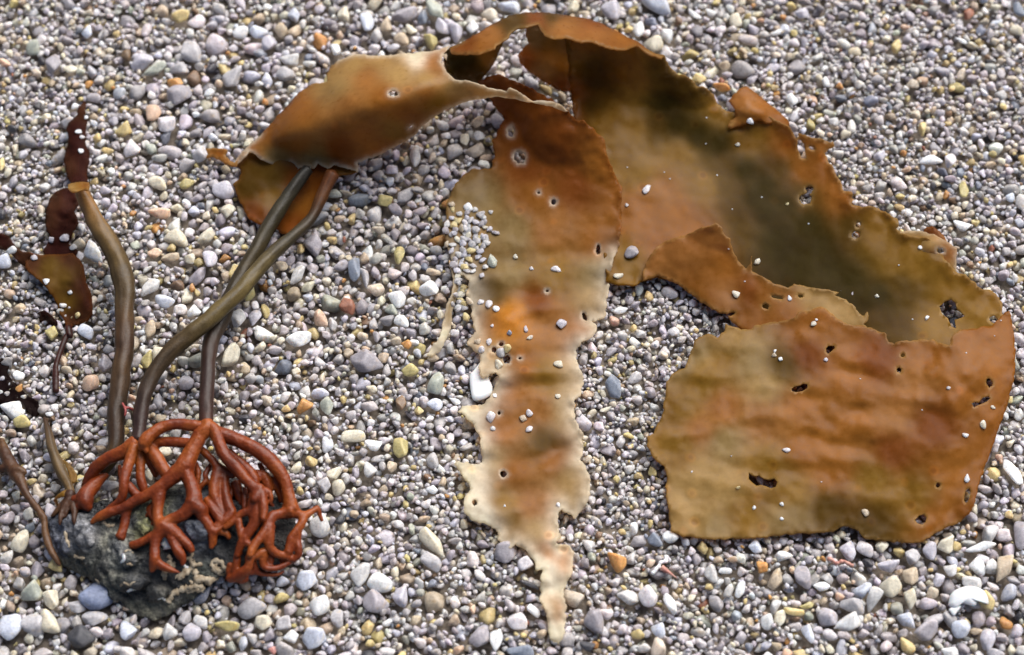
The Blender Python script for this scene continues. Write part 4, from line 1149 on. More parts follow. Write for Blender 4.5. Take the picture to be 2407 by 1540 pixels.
sheet('front_fold', FLAP,
      [(1706, 760, 32), (1776, 764, 38), (1852, 750, 46), (1922, 722, 58), (1992, 762, 54), (2082, 784, 56), (2192, 797, 62), (2289, 772, 60), (2372, 731, 50), (2386, 830, 44), (2379, 907, 42), (2342, 1024, 34), (2313, 1104, 28),
       (2279, 1207, 18), (2139, 1272, 14), (2000, 1242, 18), (1806, 1260, 14), (1606, 1258, 14), (1570, 1150, 18), (1525, 1040, 20), (1566, 900, 22), (1622, 820, 26), (1800, 900, 38), (2000, 900, 48), (2200, 900, 66), (2200, 1050, 54),
       (2000, 1080, 32), (1800, 1080, 26), (1700, 1180, 18), (2150, 1200, 24), (2310, 860, 64), (2300, 980, 54), (1750, 820, 42)],
      [(1600, 860, 'G'), (1640, 820, 'G'), (1700, 800, 'P'), (1700, 850, 'Y'), (1760, 850, 'G'), (1800, 900, 'P'), (1840, 860, 'E'), (1900, 830, 'R'), (1960, 790, 'O'), (1900, 770, 'O'), (1640, 900, 'Y'), (1700, 960, 'O'), (1600, 960, 'Y'), (1650, 1010, 'K'),
       (1800, 990, 'K'), (1880, 950, 'O'), (1700, 1040, 'G'), (1600, 1060, 'Y'), (2000, 900, 'O'), (2060, 850, 'R'), (2150, 900, 'K'), (2100, 980, 'K'), (2200, 860, 'O'), (2320, 830, 'O'), (2300, 950, 'O'), (2200, 1000, 'R'), (2350, 930, 'O'),
       (2000, 1010, 'O'), (1900, 1050, 'O'), (1800, 1090, 'Y'), (1640, 1120, 'P'), (1700, 1150, 'P'), (1620, 1200, 'P'), (1740, 1210, 'Y'), (1850, 1150, 'Y'), (1860, 1220, 'G'), (1950, 1200, 'E'), (1960, 1110, 'O'), (2050, 1130, 'Y'), (2100, 1060, 'R'),
       (2240, 1100, 'O'), (2150, 1170, 'Y'), (2050, 1230, 'E'), (2200, 1220, 'O'), (2260, 1180, 'O'), (1680, 1250, 'G'), (1620, 1235, 'P'), (1600, 1150, 'P')],
      parent=wide, zfun=flap_wave, amp=2.4, wave=(2.2, 58), rim=('P', 5, .65), seed=16, norim=lambda u, v: u > 2260,
      holes=[[(1942, 818), (1948, 812), (1961, 813), (1963, 818), (1953, 827), (1946, 832), (1942, 827)], blob(2122, 835, 5, 5), blob(2113, 870, 6, 6), [(1860, 914), (1868, 908), (1880, 906), (1888, 901), (1898, 903), (1898, 912), (1886, 920), (1872, 922), (1862, 920)],
             blob(2326, 899, 8, 11, -10), [(2302, 946), (2310, 935), (2324, 931), (2328, 936), (2320, 944), (2306, 950), (2296, 954), (2290, 958), (2284, 948), (2292, 945)],
             [(1760, 1110), (1766, 1116), (1776, 1120), (1784, 1117), (1796, 1126), (1808, 1128), (1820, 1124), (1827, 1133), (1824, 1144), (1812, 1148), (1800, 1143), (1790, 1140), (1778, 1142), (1768, 1134), (1760, 1126)],
             blob(2205, 1141, 5, 6, 20), [(2150, 1222), (2160, 1212), (2172, 1209), (2178, 1216), (2176, 1226), (2168, 1234), (2156, 1230)], blob(2274, 1164, 6, 18, 14)])


# ------------------------------------------------------------------ stalks and roots: tubes along traced centre lines
def tube_mesh(pts, rads, zs, cols=None, seg=22, step=6, wob=.085, seed=0, flat=1.0):
    """pts in drawing units, rads in units, zs heights -> verts (m), faces, colours"""
    n = len(pts)
    if len(zs) == 2 and n != 2: zs = np.interp(np.linspace(0, 1, n), [0, 1], zs)
    elif len(zs) != n: zs = np.interp(np.linspace(0, 1, n), np.linspace(0, 1, len(zs)), zs)
    rows = np.c_[np.array(pts, float), np.array(zs, float), np.array(rads, float)]
    if cols is not None: rows = np.c_[rows, np.interp(np.linspace(0, 1, n), np.linspace(0, 1, len(cols)), np.arange(len(cols)))]
    d = catmull(rows, step)
    co = P3(d[:, 0], d[:, 1], d[:, 2])
    R = np.maximum(d[:, 3], .8) * S
    t = np.gradient(co, axis=0); t /= np.linalg.norm(t, axis=1)[:, None]
    nrm = np.array([0, 0, 1.0]); VV = []
    th = np.linspace(0, 2 * math.pi, seg, endpoint=False)
    for i in range(len(co)):
        nrm = nrm - t[i] * (nrm @ t[i]); nrm /= np.linalg.norm(nrm)
        b = np.cross(t[i], nrm)
        w = 1 + wob * (fbm(np.full(seg, i * step / 34.) + seed * 3.1, np.cos(th) * .8 + seed + 2 * np.sin(th), 2))
        VV.append(co[i] + R[i] * w[:, None] * (np.cos(th)[:, None] * nrm * flat + np.sin(th)[:, None] * b))
    m = len(co)
    caps0 = co[0] - t[0] * R[0] * .6; caps1 = co[-1] + t[-1] * R[-1] * .6
    V = np.vstack(VV + [caps0[None], caps1[None]])
    F = []
    for i in range(m - 1):
        for j in range(seg):
            k = (j + 1) % seg
            F.append((i * seg + j, i * seg + k, (i + 1) * seg + k, (i + 1) * seg + j))
    for j in range(seg):
        k = (j + 1) % seg
        F.append((m * seg, k, j)); F.append((m * seg + 1, (m - 1) * seg + j, (m - 1) * seg + k))
    C = None
    if cols is not None:
        ca = np.array(cols, float)
        x = np.clip(d[:, 4], 0, len(ca) - 1)
        cc = np.stack([np.interp(x, np.arange(len(ca)), ca[:, q]) for q in range(3)], 1)
        tt, ss = np.meshgrid(th, np.arange(m) * step)
        st = 1 + .34 * fbm(np.cos(tt) * 3.2 + seed * 3, np.sin(tt) * 3.2 + ss / 170., 3) + .16 * fbm(ss / 24. + seed, tt * .9, 2)
        C = np.vstack([np.repeat(cc, seg, 0) * st.ravel()[:, None], cc[:1], cc[-1:]])
    return V, F, C


def stalk(name, pts, rads, zs, cols, parent, m=M_STIPE, **kw):
    V, F, C = tube_mesh(pts, [r * .94 for r in rads], zs, cols, **kw)
    C = C * .86
    me = mesh_from(name, V, F)
    set_col(me, C)
    return add_obj(name, me, m, parent)


def fuse(name, parts, m, parent=None, voxel=.0004, smooth=4, raymesh=True):
    """several tubes grown together into one smooth branching piece"""
    V = []; F = []; o = 0
    for v, f, _ in parts:
        V.append(v); F += [tuple(i + o for i in q) for q in f]; o += len(v)
    me = mesh_from(name, np.vstack(V), F)
    ob = add_obj(name, me)
    r = ob.modifiers.new('grow', 'REMESH'); r.mode = 'VOXEL'; r.voxel_size = voxel
    s = ob.modifiers.new('soft', 'SMOOTH'); s.iterations = smooth; s.factor = .5
    dg = bpy.context.evaluated_depsgraph_get()
    ev = bpy.data.meshes.new_from_object(ob.evaluated_get(dg))
    bpy.data.objects.remove(ob)
    ev.name = name
    ev.polygons.foreach_set('use_smooth', np.full(len(ev.polygons), True))
    if m in (M_ROOT, M_ROOTB):
        c3 = np.zeros(len(ev.vertices) * 3); ev.vertices.foreach_get('co', c3); c3 = c3.reshape(-1, 3)
        n3 = np.zeros(len(ev.vertices) * 3); ev.vertices.foreach_get('normal', n3); n3 = n3.reshape(-1, 3)
        q3 = c3 / S
        c3 = c3 + n3 * (.8 * fbm(q3[:, 0] / 17 + q3[:, 2] / 21, q3[:, 1] / 17 - q3[:, 2] / 19, 3) + .35 * fbm(q3[:, 0] / 5, q3[:, 1] / 5 + q3[:, 2] / 6, 2))[:, None] * S
        ev.vertices.foreach_set('co', c3.ravel())
        ev.update()
    if raymesh:
        co = np.zeros(len(ev.vertices) * 3); ev.vertices.foreach_get('co', co)
        ev.calc_loop_triangles()
        tr = np.zeros(len(ev.loop_triangles) * 3, np.int32); ev.loop_triangles.foreach_get('vertices', tr)
        RAYMESH.append((co.reshape(-1, 3), tr.reshape(-1, 3)))
    return add_obj(name, ev, m, parent)


def T(code, zs, seed=0):
    """'A x y r / x y r / ...' with a leading zoom letter where it changes"""
    k = None; pts = []; rad = []
    for w in code.split('/'):
        q = w.split()
        if len(q) == 4: k = q.pop(0)
        x, y, r = map(float, q)
        pts.append(Z(k, x, y)); rad.append(r * ZOOM[k][2] * 1.14)
    return tube_mesh(pts, rad, zs, seg=12, step=5, wob=.07, seed=seed)


# two stalks growing from the holdfast into the hanging blade
OL, DK, PB, BR, TN = (0.098, 0.066, 0.022), (0.035, 0.028, 0.016), (0.047, 0.023, 0.017), (0.066, 0.041, 0.016), (0.281, 0.148, 0.047)
stalk('stipe', [Z('1', 2170, 1190)] + [Z('1', 2050, 1350)] + [Z('4', x, y) for x, y in [(1905, 40), (1790, 250), (1655, 480), (1570, 690), (1490, 850), (1468, 1000), (1458, 1250), (1452, 1400)]] + [Z('B', 436, 235)],
      [15, 18, 19.5, 20, 20, 21, 20, 18.5, 17.5, 17.5, 17], [52, 46, 42, 44, 50, 58, 72, 88, 104, 114, 118],
      [(0.023, 0.021, 0.017), (0.039, 0.033, 0.016), (0.058, 0.043, 0.016), (0.039, 0.027, 0.014), (0.039, 0.020, 0.014), (0.047, 0.022, 0.016), (0.058, 0.020, 0.011)], kelp, seed=2)
stalk('stipe', [(782, 408), (766, 440), (750, 476), (738, 503), (720, 527)] + [Z('4', x, y) for x, y in [(2060, 130), (1930, 240), (1800, 385), (1680, 520), (1530, 660), (1380, 790), (1235, 905), (1110, 1050), (1035, 1200), (992, 1370)]] + [Z('A', 1400, 250), Z('A', 1385, 440)],
      [19, 17, 15, 14, 15, 16, 18, 18.5, 20, 21, 21, 20.5, 19.5, 18.5, 18, 17, 18], [54, 46, 40, 38, 42, 54, 66, 82, 96, 108, 108, 102, 96, 92, 90, 92, 96],
      [(.20, .065, .016), (0.125, 0.047, 0.012), (0.055, 0.035, 0.016), (0.047, 0.037, 0.016), (0.101, 0.076, 0.027), (0.117, 0.086, 0.027), (0.078, 0.051, 0.020), (0.047, 0.030, 0.016), (0.039, 0.020, 0.016), (0.043, 0.020, 0.017)], kelp, seed=3)

hold = fuse('holdfast', [
    T('B 440 170 85/436 260 95/350 340 88/A 2200 430 90/2105 620 96/2025 790 120', [120, 122, 120, 117, 112]),
    T('A 2025 780 110/1850 925 88/1700 1060 76/1500 1180 66/1350 1250 62/1180 1345 56/960 1420 60/800 1500 42/740 1560 25', [112, 108, 100, 92, 82, 74]),
    T('A 1260 1340 48/1215 1440 52/C 1200 150 52/1165 290 58/1140 350 66', [84, 76, 70]),
    T('A 2030 800 90/2075 930 76/2125 1060 78/2160 1200 92/2140 1300 100', [112, 110, 108]),
    T('A 1700 1100 62/1665 1220 70/1655 1360 62/1655 1500 64/C 1665 110 72/1720 200 98', [104, 98, 94, 94]),
    T('A 2130 1300 85/2010 1430 72/C 1850 100 68/1740 190 100', [108, 100, 94]),
    T('C 1720 200 90/1640 340 66/1612 480 56/1618 640 62/1600 720 55/1560 820 22', [94, 88, 82, 70]),
    T('C 1620 660 50/1700 730 50/1790 770 42/1960 830 14', [80, 76, 70]),
    T('C 1650 300 60/1510 365 46/1400 420 46/1280 460 42', [90, 84, 78]),
    T('C 1730 200 90/1840 250 85/1950 330 62/2080 450 52/2130 540 38', [94, 88, 78]),
    T('C 1800 250 60/1850 380 52/1890 470 50/1960 570 58/2000 650 40/1995 730 22', [92, 84, 74]),
    T('A 2140 1290 90/2250 1380 85/D 380 400 70/480 550 62/518 680 52/498 840 26', [108, 100, 92, 84, 74]),
    T('D 520 620 55/580 580 45/640 540 40/740 480 38', [88, 88, 86])], M_ROOT, kelp)
ROOTS = [
    [T('B 420 235 62/A 2120 215 68/1900 200 66/1720 240 68/1570 330 72/1480 430 76/1450 500 62', [122, 124, 126, 124]), T('A 1450 490 50/1405 545 22', [122, 120]), T('A 1470 490 50/1505 585 20', [122, 120])],
    [T('B 470 220 72/550 300 78/620 480 74/700 640 73/850 800 72/970 950 66/1080 1060 68/1170 1115 84', [122, 124, 122, 118, 112]),
     T('B 1180 1100 45/1250 1108 36/1308 1150 29/1322 1230 25/1300 1285 14', [112, 112, 106]), T('B 1150 1130 70/1110 1200 55/1075 1255 42', [114, 118, 120]),
     T('B 1190 1130 60/1205 1250 52/D 1212 200 50/1222 330 46/1215 450 34', [114, 116, 114]),
     T('B 1090 1120 60/1070 1260 56/1040 1380 50/900 1440 44/D 760 500 38/680 560 36', [108, 104, 98, 92]),
     T('D 1140 230 70/1120 380 80/1080 520 66/1000 640 62/930 750 54/880 860 42/850 950 40', [104, 96, 88, 74]),
     T('D 880 450 40/892 580 40/925 690 42/1000 770 42/1060 800 35', [96, 92, 86])],
    [T('B 510 260 60/650 340 82/850 410 86/1050 510 87/1250 640 87/1400 800 86/1500 950 78/1550 1100 72/1580 1250 82/1600 1380 100', [118, 114, 108, 98, 88, 76]),
     T('D 1590 330 90/1450 365 54/1330 410 66/1260 560 62/1200 660 58/1105 780 52/1050 880 50/1028 955 42', [78, 88, 92, 92]),
     T('D 1600 320 80/1700 372 52/1790 385 50/1870 340 40/1960 282 34/1985 370 27/2025 465 20', [76, 68, 60, 50]),
     T('D 1780 390 50/1740 500 50/1670 600 46/1600 690 46/1580 780 46/1560 900 52', [70, 72, 70, 60]),
     T('D 1700 590 44/1680 720 44/1700 850 45/1690 950 42/1600 1000 42/1450 1010 42', [68, 62, 52, 44]),
     T('D 1300 520 66/1290 720 62/1300 820 56/1370 890 52/1450 930 46/1560 960 40', [88, 80, 66, 56])],
    [T('B 300 500 40/380 560 42/520 700 50/600 800 62/700 850 56/820 900 45', [92, 94, 90]), T('B 590 830 70/552 1000 66/540 1150 66/590 1280 52/660 1440 46', [92, 92, 88]),
     T('B 690 870 56/688 1050 52/710 1200 56/750 1350 62/D 775 350 62/720 430 62/620 510 58/555 570 58', [90, 90, 88, 86]), T('D 430 160 46/500 270 52/570 370 52/645 465 52', [88, 92, 90]),
     T('B 600 870 40/630 930 28', [94, 98]), T('D 555 560 60/520 650 52/520 760 46/540 800 30', [84, 78, 70]), T('D 620 600 40/720 640 36/745 710 26', [82, 74])],
    [T('B 560 520 30/740 570 36/880 700 52/1000 820 62/1080 930 62/1105 1030 52', [100, 98, 94]), T('B 1100 870 50/1230 930 72/1285 1060 60/1290 1180 40', [84, 80, 70]), T('B 830 990 60/870 1150 56/920 1300 42', [80, 74, 66]),
     T('B 975 1070 30/958 1250 36/960 1390 26', [88, 86]), T('B 1370 930 60/1430 1100 52/1480 1260 42', [74, 66, 56])],
    [T('D 1250 870 52/1150 920 52/1080 960 40', [70, 74]), T('D 1230 920 50/1205 1040 42/1255 1110 36/1400 1110 36/1550 1040 36/1650 970 30', [68, 58, 50, 44]), T('D 1020 940 46/1022 1060 46/960 1150 56/850 1230 62/760 1260 46/720 1240 30', [80, 70, 52, 44]),
     T('D 900 870 44/860 930 42/848 1050 46/830 1160 52/900 1260 56/985 1240 46', [74, 66, 52, 44]), T('D 1000 1160 46/1100 1165 36/1250 1195 30/1400 1200 24/1500 1150 20', [48, 40, 36]), T('D 1090 940 40/1080 1050 40/1120 1150 36', [66, 56, 46]),
     T('D 1300 840 40/1330 960 38/1300 1080 34', [62, 56, 50]), T('D 760 1050 34/740 1160 36/780 1260 40', [58, 50, 42])],
    [T('A 1360 450 95/1290 500 92/1200 570 82/1000 660 76/850 755 72/740 885 66/660 1010 46/610 1085 20', [96, 94, 84, 66, 46, 34])],
    [T('A 1340 500 80/1270 690 64/1222 850 62/1190 1000 60/1180 1130 52/1150 1225 52/1080 1300 46/950 1385 38', [100, 104, 104, 96, 84, 72])],
    [T('A 1400 520 70/1412 800 56/1422 950 56/1460 1080 52/1495 1160 40', [92, 84, 72]), T('A 1480 580 60/1560 750 42/1640 900 40', [86, 76, 66])],
    [T('A 1470 480 70/1560 550 74/1650 680 78/1760 850 72/1850 960 60', [98, 100, 94]), T('A 1450 440 60/1700 440 62/1900 440 62/2100 465 60', [98, 104, 112])],
    [T('A 1240 1020 48/1310 1110 56/1390 1190 52/1450 1230 40', [84, 84, 82]), T('A 1130 760 25/1135 920 22', [76, 68])],
]
fr = np.random.default_rng(31)
for q in range(7):
    bunch = []
    for w in range(2):
        u, v = fr.uniform(330, 640), fr.uniform(1085, 1170)
        pts = [(u, v)]; dirn = (u - 480) / 260
        for _ in range(5):
            u += fr.normal(10 * dirn, 9); v += fr.uniform(14, 26)
            pts.append((u, v))
        z0 = fr.uniform(70, 84)
        bunch.append(tube_mesh(pts, [6.5, 6.5, 6, 5.5, 4.5, 2.8], [z0, z0 + 3, z0 - 2, z0 - 8, z0 - 16, z0 - 26], seg=10, step=4, wob=.1, seed=q * 2 + w))
        k = fr.integers(1, 4)
        p = pts[k]; sgn = fr.choice([-1, 1])
        bunch.append(tube_mesh([p, (p[0] + sgn * 14, p[1] + 13), (p[0] + sgn * 20, p[1] + 32), (p[0] + sgn * 18, p[1] + 50)], [5.5, 5, 4.4, 2.5], [z0, z0 - 2, z0 - 10, z0 - 22], seg=10, step=4, wob=.1, seed=q + 40))
    ROOTS.append(bunch)
for i, parts in enumerate(ROOTS):
    fuse('root_branch', parts, M_ROOT, hold)

# ------------------------------------------------------------------ the cut-off stalk standing left of the holdfast
cut = thing('kelp_stalk', (0, 0, 0), 'cut kelp stalk with a tan cut top, upright at the left', 'kelp stalk')
cs = stalk('stipe', [Z('F', 486, 562), Z('F', 520, 650), Z('F', 588, 780), Z('F', 678, 930), Z('F', 738, 1080), Z('F', 756, 1200), Z('F', 752, 1350), Z('4', 878, 850), Z('4', 872, 950), Z('4', 852, 1100), Z('4', 828, 1300), Z('4', 814, 1450),
            Z('A', 1078, 330), Z('A', 1070, 500), Z('A', 1000, 690), Z('A', 900, 880)],
           [17.5, 20, 23.5, 26, 27, 25, 23, 23, 23, 23.5, 22, 20.5, 19.5, 19, 16, 10], [86, 82, 76, 70, 66, 64, 62, 60, 58, 56, 54, 52, 50, 48, 44, 40],
           [TN, (0.203, 0.109, 0.035), (0.133, 0.082, 0.028), (0.098, 0.065, 0.023), (0.078, 0.051, 0.020), (0.086, 0.047, 0.019), (0.055, 0.026, 0.011), (0.066, 0.037, 0.016), (0.048, 0.028, 0.014), (0.043, 0.023, 0.012), (0.047, 0.025, 0.012), (0.066, 0.043, 0.017), (0.078, 0.055, 0.020)], cut, seed=5)
u0, v0 = Z('F', 480, 552)
cap = sheet('cut_end', [(u0 - 28, v0 - 4), (u0 - 12, v0 - 9), (u0 + 6, v0 - 11), (u0 + 22, v0 - 10), (u0 + 24, v0 - 3), (u0 + 20, v0 + 6), (u0 + 6, v0 + 8), (u0 - 8, v0 + 11), (u0 - 20, v0 + 10), (u0 - 27, v0 + 4)],
            [(u0 - 26, v0, 92), (u0 + 22, v0 - 8, 90), (u0, v0 + 8, 104), (u0, v0 - 10, 84)], [(u0, v0, 'Y'), (u0 - 20, v0, 'P'), (u0 + 10, v0 - 6, 'O')], parent=cut, amp=1.5, wave=(2, 12), grid=4, rim=('P', 3, .6), seed=31, thick=4)
fuse('root_branch', [T('A 960 890 28/830 980 72/740 1080 88/665 1180 98/665 1280 92/720 1370 36', [44, 48, 52, 56, 54]), T('A 670 1190 90/560 1225 54/480 1230 46', [54, 50]),
                     T('A 640 1280 60/560 1330 40/520 1370 20', [54, 50])], M_ROOT, cut)

# ------------------------------------------------------------------ thin young stalks at the far left
thin = thing('kelp_sprout', (0, 0, 0), 'thin tan kelp sprout with small frayed roots beside the holdfast', 'kelp sprout')
st = stalk('stipe', [Z('A', 95, 110), Z('A', 150, 300), Z('A', 190, 500), Z('A', 260, 700), Z('A', 340, 880), Z('A', 425, 1040), Z('A', 465, 1150)], [4, 9, 11.5, 13, 13, 11, 10], [4, 18, 24, 28, 32, 36, 40],
           [(.05, .025, .014), (.09, .058, .028), (.13, .088, .04), (.14, .092, .04), (.16, .10, .04)], thin, seed=7)
fuse('root_branch', [T('A 470 1130 60/440 1190 66/430 1240 50', [42, 44]), T('A 420 1230 45/350 1290 36/250 1415 30/190 1465 20', [44, 38, 30]), T('A 420 1250 45/335 1400 28/310 1520 22/C 308 180 12', [46, 52, 50]),
                     T('A 480 1250 50/510 1400 38/502 1520 28/C 512 190 12', [46, 56, 54]), T('A 450 1250 40/400 1380 26/380 1480 16', [46, 50, 48])], M_ROOTB, thin, voxel=.0004)
sheet('leaf', [Z('A', x, y) for x, y in [(285, 680), (330, 665), (420, 720), (500, 820), (545, 900), (545, 975), (490, 1005), (450, 960), (430, 860), (370, 740), (300, 720)]],
      [(*Z('A', 285, 690), 16), (*Z('A', 500, 850), 24), (*Z('A', 490, 1000), 26), (*Z('A', 400, 740), 26)], [(*Z('A', 350, 700), 'G'), (*Z('A', 500, 920), 'Y')], parent=thin, amp=1, grid=4, wave=(1.5, 12), rim=('P', 2.5, .6), seed=33)
sheet('leaf', [Z('A', x, y) for x, y in [(400, 1095), (330, 1120), (240, 1200), (215, 1240), (250, 1300), (290, 1330), (262, 1270), (248, 1232), (300, 1215), (380, 1190), (420, 1150)]],
      [(*Z('A', 400, 1110), 44), (*Z('A', 230, 1225), 30), (*Z('A', 290, 1330), 20), (*Z('A', 320, 1180), 46)], [(*Z('A', 350, 1150), 'Y'), (*Z('A', 260, 1290), 'R')], parent=thin, amp=.8, grid=3.5, wave=(1.5, 12), rim=('P', 2.5, .6), seed=34)

dark = thing('seaweed_stalk', (0, 0, 0), 'dark knotted seaweed stalk bent along the rock at the left edge', 'seaweed stalk')
fuse('stipe', [T('E 8 640 20/40 750 36/100 862 44/150 945 32/200 1050 23/270 1140 23/318 1215 25', [8, 20, 30, 34, 34]), T('E 100 860 30/150 862 26/185 885 14', [32, 34]), T('E 60 830 26/20 850 26/0 870 20', [24, 16]), T('E 150 930 24/186 945 12', [32, 30]),
                  T('C 90 110 42/112 300 42/170 480 46/258 640 36/312 735 20', [34, 30, 26, 20])], M_ROOTB, dark, voxel=.0005)

# ------------------------------------------------------------------ dark red frond half buried at the left
frond = thing('seaweed_frond', (0, 0, 0), 'dark maroon seaweed frond half buried in the sand at the left', 'seaweed')


def F_(pts): return [Z('F', x, y) for x, y in pts]


leafA = F_([(512, 38), (490, 55), (470, 78), (466, 120), (440, 145), (410, 168), (400, 210), (412, 255), (410, 300), (392, 350), (385, 400), (395, 470), (420, 520), (430, 545), (500, 545), (532, 525), (525, 480), (541, 400), (540, 345), (515, 285), (520, 200), (526, 150), (515, 100), (521, 60)])
sheet('leaf', leafA, [(*Z('F', 512, 40), 10), (*Z('F', 466, 120), 14), (*Z('F', 400, 210), 10), (*Z('F', 525, 150), 10), (*Z('F', 385, 400), 12), (*Z('F', 541, 380), 14), (*Z('F', 465, 380), 26), (*Z('F', 460, 540), 26), (*Z('F', 465, 230), 22)],
      [(*Z('F', 490, 100), 'N'), (*Z('F', 450, 200), 'M'), (*Z('F', 460, 300), 'M'), (*Z('F', 420, 440), 'N'), (*Z('F', 500, 420), 'M'), (*Z('F', 470, 520), 'M')], parent=frond, m=M_FROND, amp=1.8, wave=(3, 26), grid=5, rim=('N', 4, .5), seed=41)
leafB = F_([(425, 556), (385, 562), (345, 578), (318, 600), (295, 640), (278, 700), (273, 750), (278, 820), (300, 850), (285, 900), (258, 945), (270, 970), (350, 985), (450, 975), (470, 940), (415, 900), (440, 830), (475, 775), (450, 705), (470, 660), (455, 590)])
sheet('leaf', leafB, [(*Z('F', 425, 560), 28), (*Z('F', 300, 640), 14), (*Z('F', 273, 750), 10), (*Z('F', 300, 850), 10), (*Z('F', 360, 700), 30), (*Z('F', 455, 690), 22), (*Z('F', 400, 850), 14), (*Z('F', 350, 980), 10), (*Z('F', 260, 945), 8)],
      [(*Z('F', 330, 650), 'N'), (*Z('F', 420, 600), 'M'), (*Z('F', 380, 720), 'M'), (*Z('F', 310, 760), 'N'), (*Z('F', 370, 830), 'M'), (*Z('F', 330, 940), 'M')], parent=frond, m=M_FROND, amp=1.6, wave=(4, 22), grid=5, rim=('N', 4, .4), seed=42)
leafC = F_([(150, 955), (185, 950), (240, 965), (330, 962), (440, 955), (480, 990), (505, 1030), (520, 1130), (556, 1215), (560, 1330), (530, 1365), (490, 1378), (440, 1392), (412, 1425), (390, 1370), (355, 1290), (325, 1220), (262, 1140), (200, 1085), (152, 1040)])
sheet('leaf', leafC, [(*Z('F', 155, 1000), 10), (*Z('F', 330, 965), 12), (*Z('F', 500, 1030), 10), (*Z('F', 556, 1220), 8), (*Z('F', 530, 1365), 4), (*Z('F', 412, 1425), 0), (*Z('F', 325, 1220), 8), (*Z('F', 420, 1100), 20), (*Z('F', 455, 1250), 8), (*Z('F', 500, 1250), 20), (*Z('F', 260, 1060), 18)],
      [(*Z('F', 200, 1000), 'N'), (*Z('F', 300, 1040), 'E'), (*Z('F', 400, 1120), 'E'), (*Z('F', 410, 1250), 'E'), (*Z('F', 460, 1150), 'N'), (*Z('F', 500, 1150), 'M'), (*Z('F', 540, 1260), 'M'), (*Z('F', 490, 1340), 'N'), (*Z('F', 420, 1380), 'N'), (*Z('F', 420, 980), 'N')],
      parent=frond, m=M_FROND, amp=1.6, wave=(2.5, 24), grid=5, rim=('R', 5, .35), seed=43)
leafD = F_([(-20, 832), (15, 835), (45, 852), (75, 895), (120, 938), (165, 952), (190, 960), (170, 1010), (155, 1040), (110, 1010), (70, 960), (40, 940), (-20, 925)])
sheet('leaf', leafD, [(*Z('F', -20, 870), 20), (*Z('F', 60, 890), 18), (*Z('F', 165, 1000), 12), (*Z('F', 40, 930), 10), (*Z('F', 110, 960), 18)], [(*Z('F', 20, 870), 'M'), (*Z('F', 120, 970), 'N')], parent=frond, m=M_FROND, amp=1.5, wave=(2.5, 20), grid=5, rim=('N', 4, .4), seed=44)
sheet('leaf', F_([(225, 1318), (262, 1300), (300, 1330), (338, 1368), (340, 1395), (285, 1398), (240, 1372)]), [(*Z('F', 225, 1318), 0), (*Z('F', 340, 1395), 4), (*Z('F', 285, 1350), 5)], [(*Z('F', 280, 1360), 'M')], parent=frond, m=M_FROND, amp=1.5, wave=(2, 16), grid=4, rim=None, seed=45)
stalk('stem', [Z('F', 412, 1400), Z('F', 420, 1460), Z('4', 470, 830), Z('E', 405, 90), Z('E', 398, 180), Z('E', 400, 300)], [9, 8, 7, 6.5, 8, 8], [2, 4, 3, 5, 5, 4], [(.05, .012, .008), (.04, .01, .007)], frond, M_STIPE, seed=46)
weed = sheet('seaweed_scrap', [(-30, 850), (8, 842), (22, 860), (18, 880), (40, 905), (60, 925), (88, 945), (98, 968), (80, 985), (62, 965), (40, 950), (20, 955), (-30, 960)],
             [(-30, 900, 0), (20, 860, -3), (60, 930, 2), (90, 970, -4), (30, 920, 2)], [(10, 880, 'X'), (70, 950, 'X')], m=M_FROND, amp=2, wave=(3, 16), grid=5, rim=None, seed=47)
tag(weed, 'blackish seaweed scrap lying at the left edge of the frame', 'seaweed scrap')

# ------------------------------------------------------------------ the rock under the holdfast
def hull(pts):
    bm = bmesh.new()
    for u, v, z in pts: bm.verts.new(P3(u, v, z))
    bmesh.ops.convex_hull(bm, input=bm.verts)
    bmesh.ops.triangulate(bm, faces=bm.faces)
    bm.verts.ensure_lookup_table()
    V = np.array([v.co[:] for v in bm.verts]); bm.verts.index_update()
    F = [tuple(v.index for v in f.verts) for f in bm.faces]
    bm.free()
    return V, F, None


def cpt(l):
    return [(*Z(k, x, y), z) for k, x, y, z in l]


